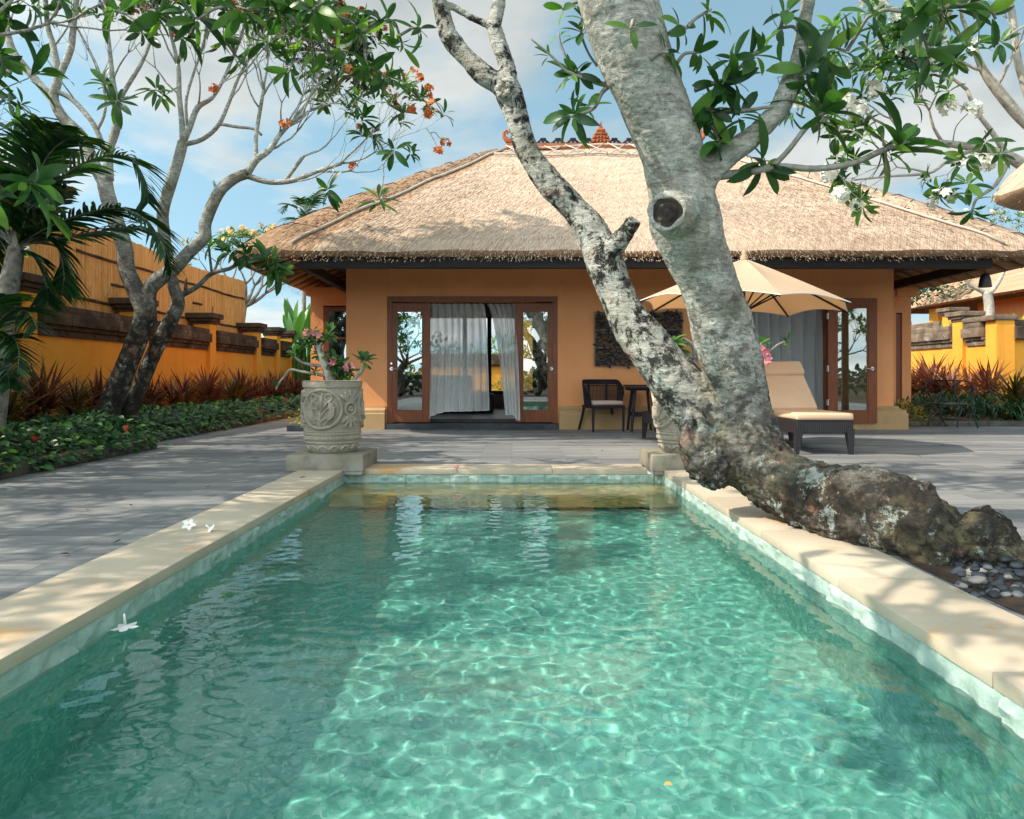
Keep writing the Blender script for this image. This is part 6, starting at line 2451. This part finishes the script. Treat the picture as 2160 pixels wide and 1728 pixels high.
# ================================================================ shrubs right of the villa
rnd = random.Random(51)
mb = MB()
for (x0, x1, y0, y1, n) in ((7.6, 9.6, 13.75, 15.6, 900), (8.9, 12.2, 13.75, 15.4, 1300)):
    for k in range(n):
        x, y = rnd.uniform(x0, x1), rnd.uniform(y0, y1)
        z = rnd.uniform(.08, .40) + .12 * min(1, y - 13.7)
        d = V((rnd.uniform(-1, 1), rnd.uniform(-1.2, .4), rnd.uniform(.0, .9)))
        strap(mb, (x, y, z), d, (0, 0, 1), rnd.uniform(.22, .4), .034, rnd.uniform(.25, .7), 4)
gb = mb.build('strap_groundcover', MT['leaf_grass'])
tag(gb, 'mass of green strap leaves filling the shrub bed at the right', 'ground cover', kind='stuff')


def bush(name, label, loc, rad, n, L, m, seed, wr=.45, cat='shrub', group=None, flat=.8):
    rnd = random.Random(seed)
    o = thing(name, label, cat, loc, group)
    l_, w_ = MB(), MB()
    for k in range(9):
        d = V((rnd.uniform(-.7, .7), rnd.uniform(-.7, .7), 1)).normalized()
        w_.tube([(loc[0], loc[1], loc[2]), V(loc) + d * rad * .5 + rv(rnd) * .03, V(loc) + d * rad * 1.0], [.012, .009, .005], 5)
    for k in range(n):
        q = rv(rnd)
        q.z = abs(q.z)
        r_ = rad * (rnd.random() ** .4) * (1 + .25 * noise.noise(q * 2.5 + V((seed, 0, 0))))
        p = V(loc) + V((q.x * r_, q.y * r_, q.z * r_ * flat + .03))
        leaf(l_, p, q + rv(rnd) * .8, (0, -.3, 1), L * rnd.uniform(.7, 1.2), L * wr, .2, .2, 3)
    w_.build('stem', MT['twig'], o, smooth=True)
    l_.build('foliage', MT[m], o, smooth=True)
    return o


bush('croton_shrub', 'small yellow green croton bush beside the villa plinth at the right', (7.45, 13.95, 0), .48, 420, .085, 'leaf_yellow', 3)
bush('croton_shrub', 'darker croton bush tucked against the right end of the villa', (6.98, 14.0, 0), .44, 380, .085, 'leaf_hedge', 4)
bush('croton_shrub', 'bright yellow croton in the courtyard planter seen through the doorway', (-.15, 20.2, .42), .52, 420, .10, 'leaf_yellow', 6)
bush('croton_shrub', 'small yellow shrub peeking out left of the shaded carved pot', (-3.62, 13.4, 0), .42, 160, .08, 'leaf_yellow', 8)
bush('leafy_shrub', 'leafy shrub above the courtyard wall seen through the gap of the curtains', (-.2, 24.2, .6), 2.0, 1100, .18, 'leaf_light', 16)
bush('leafy_shrub', 'dark leafy shrub above the courtyard wall seen through the wide curtain', (-2.9, 24.4, .6), 2.1, 1100, .20, 'leaf_dark', 26)
bush('leafy_shrub', 'light green shrub between the far left wall and the villa', (-5.3, 25.0, .6), 2.1, 1000, .22, 'leaf_dark', 17)
bush('leafy_shrub', 'rounded green tree top showing over the right end of the roof', (17.2, 33, 4.6), 2.2, 900, .26, 'leaf_light', 18)
bush('leafy_shrub', 'dark green foliage behind the neighbouring roof below the eave lantern', (14.5, 26.5, 3.6), 1.8, 700, .24, 'leaf_dark', 19)
for x, y, k, lb in ((12.6, 18.4, 61, 'pale yellow strap plant on top of the right wall'), (12.4, 20.9, 62, 'green strap plant behind the right wall next to the villa')):
    rnd = random.Random(k)
    o = thing('strap_plant', lb, 'plant', (x, y, 0))
    l_ = MB()
    for j in range(60):
        a = rnd.uniform(0, 6.28)
        el = R(rnd.uniform(15, 75))
        strap(l_, (x + rnd.uniform(-.3, .3), y + rnd.uniform(-.3, .3), 2.1), (math.cos(a) * math.cos(el), math.sin(a) * math.cos(el), math.sin(el)), (0, 0, 1), rnd.uniform(.4, .75), .05, rnd.uniform(.1, .5), 4)
    l_.build('foliage', MT['leaf_yellow'] if k == 61 else MT['leaf_light'], o)
    w_ = MB()
    w_.tube([(x, y, 0), (x + .02, y, .9), (x, y, 2.15)], [.06, .05, .04], 6)
    w_.build('stem', MT['twig'], o)

# banana-like clump between wall and villa
bn = thing('banana_clump', 'bright green banana clump growing between the bamboo screen and the villa', 'plant', (-6.6, 22.2, 0))
rnd = random.Random(3)
l_, w_ = MB(), MB()
for k in range(26):
    b0 = V((-6.5 + rnd.uniform(-.95, .95), 23.6 + rnd.uniform(-.4, .6), 0))
    top = b0 + V((rnd.uniform(-.12, .12), 0, rnd.uniform(1.7, 2.3)))
    w_.tube([b0, top], [.05, .035], 7)
    for j in range(2):
        d = V((rnd.uniform(-.45, .45), rnd.uniform(-.35, .2), 1))
        leaf(l_, top - V((0, 0, .3)), d, V((rnd.uniform(-.5, .5), -1, .2)), rnd.uniform(1.1, 1.8), rnd.uniform(.20, .30), rnd.uniform(.05, .25), .15, 6)
w_.build('stem', MT['leaf_banana'], bn, smooth=True)
l_.build('foliage', MT['leaf_banana'], bn, smooth=True)

# yellow-flowered frangipani and small palms behind the bamboo screen
E = Tree(33, .26, (6, 9), fl=True, flp=.75, fls=.06, leafp=.9, upb=.10, wig=.4, wr=.3)
trE = thing('yellow_frangipani', 'frangipani with pale yellow blossom showing above the bamboo screen', 'tree', (-8.2, 21.5, 0))
E.w.tube([(-8.2, 21.5, 0), (-8.0, 21.5, 1.5), (-7.8, 21.5, 3.0)], [.12, .11, .10], 10)
for d in ((.9, -.1, .3), (.5, .2, .8), (-.5, 0, .7), (.2, -.4, .9), (1, .3, .2)):
    E.grow((-7.8, 21.5, 2.95), d, .06, .75, 3, 38)
E.finish(trE, MT['twig'], MT['leaf'], MT['fl_yellow'])
pb = thing('distant_palm', 'small feather palm rising behind the left slope of the thatched roof', 'palm', (-5.6, 24, 0))
wmb, fmb = MB(), MB()
limb(wmb, [(640, 800, 25, 9), (642, 560, 25, 9), (645, 470, 25, 8)], 8, 3)
rnd = random.Random(4)
for path in ([(645, 470), (625, 440), (605, 432), (592, 450)], [(645, 470), (650, 440), (662, 425), (680, 428)], [(645, 470), (665, 448), (685, 445), (700, 460)], [(645, 470), (640, 435), (635, 420), (622, 418)], [(645, 470), (620, 460), (600, 470), (590, 490)],
             [(645, 470), (655, 430), (672, 412), (684, 412)]):
    frond(fmb, [at(a, b_, 25 + rnd.uniform(-.5, .5)) for a, b_ in path], .42, 26, .3, rnd, .05, stem=wmb, r0=.012)
wmb.build('trunk', MT['twig'], pb)
fmb.build('fronds', MT['leaf_palm'], pb)
# pale trunked tree behind the right wall
G = Tree(44, .2, (5, 8), leafp=.9, upb=.12, wig=.4)
trG = thing('pale_tree', 'pale trunked frangipani standing before the neighbouring roof at the right', 'tree', (at(2085, 800, 20.5)[0], 20.5, 0))
Yg2 = 20.5
G.path([(2082, 860, Yg2, 22), (2084, 760, Yg2, 21), (2086, 680, Yg2, 20), (2086, 640, Yg2, 19), (2080, 615, Yg2, 18)], 10)
G.path([(2082, 618, Yg2, 13), (2062, 610, Yg2, 9), (2045, 600, Yg2, 8), (2035, 588, Yg2, 6)], 8, tip=True)
G.path([(2084, 622, Yg2, 12), (2100, 605, Yg2, 9), (2112, 585, Yg2, 8), (2122, 560, Yg2, 7)], 8, tip=True)
G.finish(trG, MT['twig_pale'], MT['leaf'])
W2 = Tree(66, .2, (6, 9), fl=True, flp=.5, fls=.06, leafp=.9, upb=.1)
trW = thing('white_frangipani', 'distant white flowered frangipani over the right end of the villa roof', 'tree', (17.5, 27, 0))
W2.w.tube([(17.5, 27, 0), (17.3, 27, 2.5), (17.4, 27, 4.6)], [.14, .12, .10], 8)
for d in ((.8, -.1, .4), (-.8, .1, .35), (.2, -.2, .9), (-.3, 0, .9)):
    W2.grow((17.4, 27, 4.5), d, .06, .8, 3, 38)
W2.finish(trW, MT['twig_pale'], MT['leaf'], MT['fl_white'])

# trees behind the wall on the left, out of the picture: they dapple the terrace
for (sx, sy, sd, lb) in ((-9.1, 2.4, 91, 'nearest'), (-9.3, 5.2, 92, 'middle'), (-9.4, 8.2, 93, 'farthest')):
    S = Tree(sd, .22, (5, 8), leafp=.62, upb=.02, wig=.45, wr=.30)
    trS = thing('shade_tree', '%s of three frangipanis behind the left wall that dapple the terrace with shade' % lb, 'tree', (sx, sy, 0))
    S.w.tube(smooth_path([(sx, sy, 0), (sx + .2, sy, 1.4), (sx + .1, sy, 2.8), (sx + .4, sy, 3.6)], 4), [.14] * 13, 10)
    for d in ((.9, .1, .4), (.6, .7, .5), (.5, -.7, .5), (.2, .3, .9), (.95, -.35, .15), (.8, .6, .1), (.3, -.2, .8), (.7, 0, .7)):
        S.grow((sx + .4, sy, 3.5), d, .055, .85, 5, 33)
    S.finish(trS, MT['bark_left'], MT['leaf'])
# trees behind the camera, mirrored in the door panes
for (x, y, sd, lb) in ((-5.4, -9.0, 101, 'left of the viewer'), (1.2, -11.0, 102, 'straight behind the viewer'), (13.5, -7.0, 103, 'far right of the viewer')):
    Q = Tree(sd, .34, (8, 11), leafp=1.0, upb=.04, wig=.4, wr=.34)
    t_ = thing('garden_tree', 'garden tree %s, mirrored in the glass doors' % lb, 'tree', (x, y, 0))
    Q.w.tube(smooth_path([(x, y, 0), (x + .3, y, .6), (x + .1, y, 1.1), (x + .4, y, 1.6)], 4), [.18] * 13, 8)
    for d in ((.9, .1, .4), (-.8, .3, .4), (.1, -.8, .6), (.1, .5, .9), (-.3, -.3, .9)):
        Q.grow((x + .4, y, 1.5), d, .08, .85, 3, 38)
    Q.finish(t_, MT['bark_left'], MT['leaf'])
rnd = random.Random(5)
mb = MB()
for k in range(2600):
    x = rnd.uniform(-14, 22)
    z = 1.2 * rnd.random() ** .8 + .1
    p = (x, -12 + rnd.uniform(-.4, .5) + .5 * noise.noise(V((x * .6, z, 1))), z + .5 * noise.noise(V((x * .4, 3, 1))))
    leaf(mb, p, (rnd.uniform(-1, 1), rnd.uniform(.1, 1), rnd.uniform(-.5, 1)), (0, 1, 1), .42, .22, .2, .2, 3)
tag(mb.build('garden_hedge', MT['leaf_dark'], smooth=True), 'low dark hedge closing the garden behind the viewer', 'hedge', kind='stuff')
# bare earth round the foot of the leaning tree
mb = MB()
pit = [(1.93, 2.75), (2.4, 2.8), (2.85, 3.0), (2.95, 3.5), (2.7, 3.9), (2.3, 3.95), (1.95, 3.8)]
pp = smooth_path(pit + [pit[0]], 5)
mb.add([(a, b_, .004) for a, b_ in pp[:-1]], [tuple(range(len(pp) - 1))])
tag(mb.build('bare_soil', MT['soil'], fix=True), kind='structure')

# ================================================================ pebbles, fallen flowers, leaf in the pool
def m_pebble():
    m, nt, b = newmat('pebble_stone')
    oi = nt.nodes.new('ShaderNodeObjectInfo')
    c = ramp(nt, oi.outputs['Random'], [(0, (.025, .028, .034)), (.6, (.055, .062, .075)), (.82, (.12, .125, .13)), (1, (.34, .29, .24))])
    c = mixc_(nt, .5, c, ramp(nt, nz(nt, coords(nt), 25, 5), [(.3, (.7, .7, .7)), (.7, (1.3, 1.3, 1.3))]), 'MULTIPLY')
    nt.links.new(c, b.inputs['Base Color'])
    b.inputs['Roughness'].default_value = .6
    return m


MT['pebble'] = m_pebble()
rnd = random.Random(14)
pm_ = []
for k in range(4):
    bm = bmesh.new()
    bmesh.ops.create_icosphere(bm, subdivisions=3, radius=1)
    for q in bm.verts:
        q.co *= 1 + .16 * noise.noise(q.co * 1.1 + V((k * 5, 0, 0)))
    me = bpy.data.meshes.new('pebble')
    bm.to_mesh(me)
    bm.free()
    me.polygons.foreach_set('use_smooth', [True] * len(me.polygons))
    me.materials.append(MT['pebble'])
    pm_.append(me)
cnt = 0
placed = []
for k in range(900):
    px, py = rnd.uniform(2020, 2200), rnd.uniform(1185, 1262)
    Y = FP * HE / (py - CY)
    x = gx(px, Y)
    s_ = rnd.uniform(.014, .029)
    z = s_ * .5
    bad = any((x - a) ** 2 + (Y - b_) ** 2 < (s_ + c) ** 2 * .80 for a, b_, c in placed)
    if bad:
        continue
    placed.append((x, Y, s_))
    o = bpy.data.objects.new('pebble', pm_[k % 4])
    col.objects.link(o)
    o.location = (x, Y, z + (.035 if rnd.random() < .2 else 0))
    o.scale = (s_ * rnd.uniform(.9, 1.3), s_ * rnd.uniform(.8, 1.1), s_ * .62)
    o.rotation_euler = (rnd.uniform(-.2, .2), rnd.uniform(-.2, .2), rnd.uniform(0, 6))
    tag(o, 'smooth rounded pebble in the heap at the foot of the leaning tree', 'pebble', 'pebbles at the tree foot')
    cnt += 1
    if cnt > 150:
        break


def fallen(label, p, ax, s, petal, up_side=True, seed=1, tube=False, group='fallen frangipani flowers'):
    rnd = random.Random(seed)
    o = thing('fallen_flower', label, 'flower', p, group)
    mb = MB()
    flower(mb, V(p), ax, s, rnd, 0)
    mb.build('petals', petal, o, smooth=True)
    mb = MB()
    a = V(ax).normalized()
    if tube:
        mb.tube([V(p) - a * s * .02, V(p) - a * s * .75], [.006, .004], 6)
        mb.build('tube', petal, o, smooth=True)
    else:
        mb.lathe([(.001, .004), (.007, .003), (.009, .0)], V(p) + V((0, 0, .003)), 10, caps=False)
        mb.build('eye', MT['fl_eye'], o, smooth=True)
    return o


def coppt(px, py, z=.016):
    Y = FP * (HE - z) / (py - CY)
    return V((gx(px, Y), Y, z))


MT['petal_plain'] = pm('petal_plain', [(.3, (.80, .79, .74)), (.7, (.84, .83, .79))], 9, 2, .6, 0)
fallen('white fallen flower with yellow eye lying open on the left coping edge', coppt(398, 1108, .035), (.2, -.75, .7), .043, MT['petal_plain'], seed=2)
fallen('crumpled white fallen flower lying face down on the left coping', coppt(443, 1114, .032), (.5, .3, -.5), .038, MT['petal_plain'], seed=3, tube=True)
fallen('white flower floating upside down on the pool by the left wall', coppt(264, 1318, WZ + .028), (.05, .05, -1), .058, MT['petal_plain'], seed=4, tube=True)
fallen('small pink fallen flower on the far pool coping', coppt(962, 985, .03), (0, -.6, .8), .035, MT['fl_pink'], seed=5)
o = thing('fallen_leaf', 'brown dry leaf lying on the left coping near the stone block', 'leaf', coppt(637, 1008, .016))
mb = MB()
leaf(mb, coppt(630, 1008, .018), (1, .1, 0), (0, 0, 1), .06, .03, -.2, .4, 3)
mb.build('blade', MT['moss'], o)
MT['leaf_orange'] = pm('orange_leaf', [(.3, (.75, .28, .05)), (.7, (.80, .36, .08))], 9, 3, .6, 0)
o = thing('fallen_leaf', 'orange leaf floating on the near right part of the pool', 'leaf', coppt(1412, 1655, WZ + .004))
mb = MB()
leaf(mb, coppt(1400, 1655, WZ + .006), (1, .1, .1), (0, 0, 1), .024, .017, .1, .2, 3)
mb.build('blade', MT['leaf_orange'], o)

# sofa inside, dim behind the curtain
sf = thing('daybed', 'dim daybed inside the villa behind the billowing curtain', 'sofa', (-1.5, 16.2, .16))
mb = MB()
mb.b2((-2.4, 15.7, .16), (-.4, 16.6, .55), .04)
mb.build('seat', MT['blackstone'], sf)
mb = MB()
mb.b2((-2.4, 16.601, .16), (-.9, 16.8, .95), .05)
mb.build('backrest', MT['blackstone'], sf)

# dry litter on the terrace
rnd = random.Random(77)
n = 0
while n < 22:
    px, py = rnd.uniform(60, 2100), rnd.uniform(930, 1240)
    q = coppt(px, py, .004)
    if (PX0 - CW - .1 < q.x < PX1 + CW + .1) and q.y < PY1 + .9 or q.x < -4.3 or q.y > 12.5 or q.x > 7:
        continue
    o = thing('dry_leaf', 'tiny dry brown leaf lying on the grey terrace stones', 'leaf', q, 'dry leaves scattered on the terrace')
    mb = MB()
    a = rnd.uniform(0, 6.28)
    leaf(mb, q + V((0, 0, .006)), (math.cos(a), math.sin(a), rnd.uniform(0, .15)), (0, 0, 1), rnd.uniform(.03, .06), rnd.uniform(.015, .028), rnd.uniform(-.3, .2), .4, 3)
    mb.build('blade', MT['moss'], o)
    n += 1
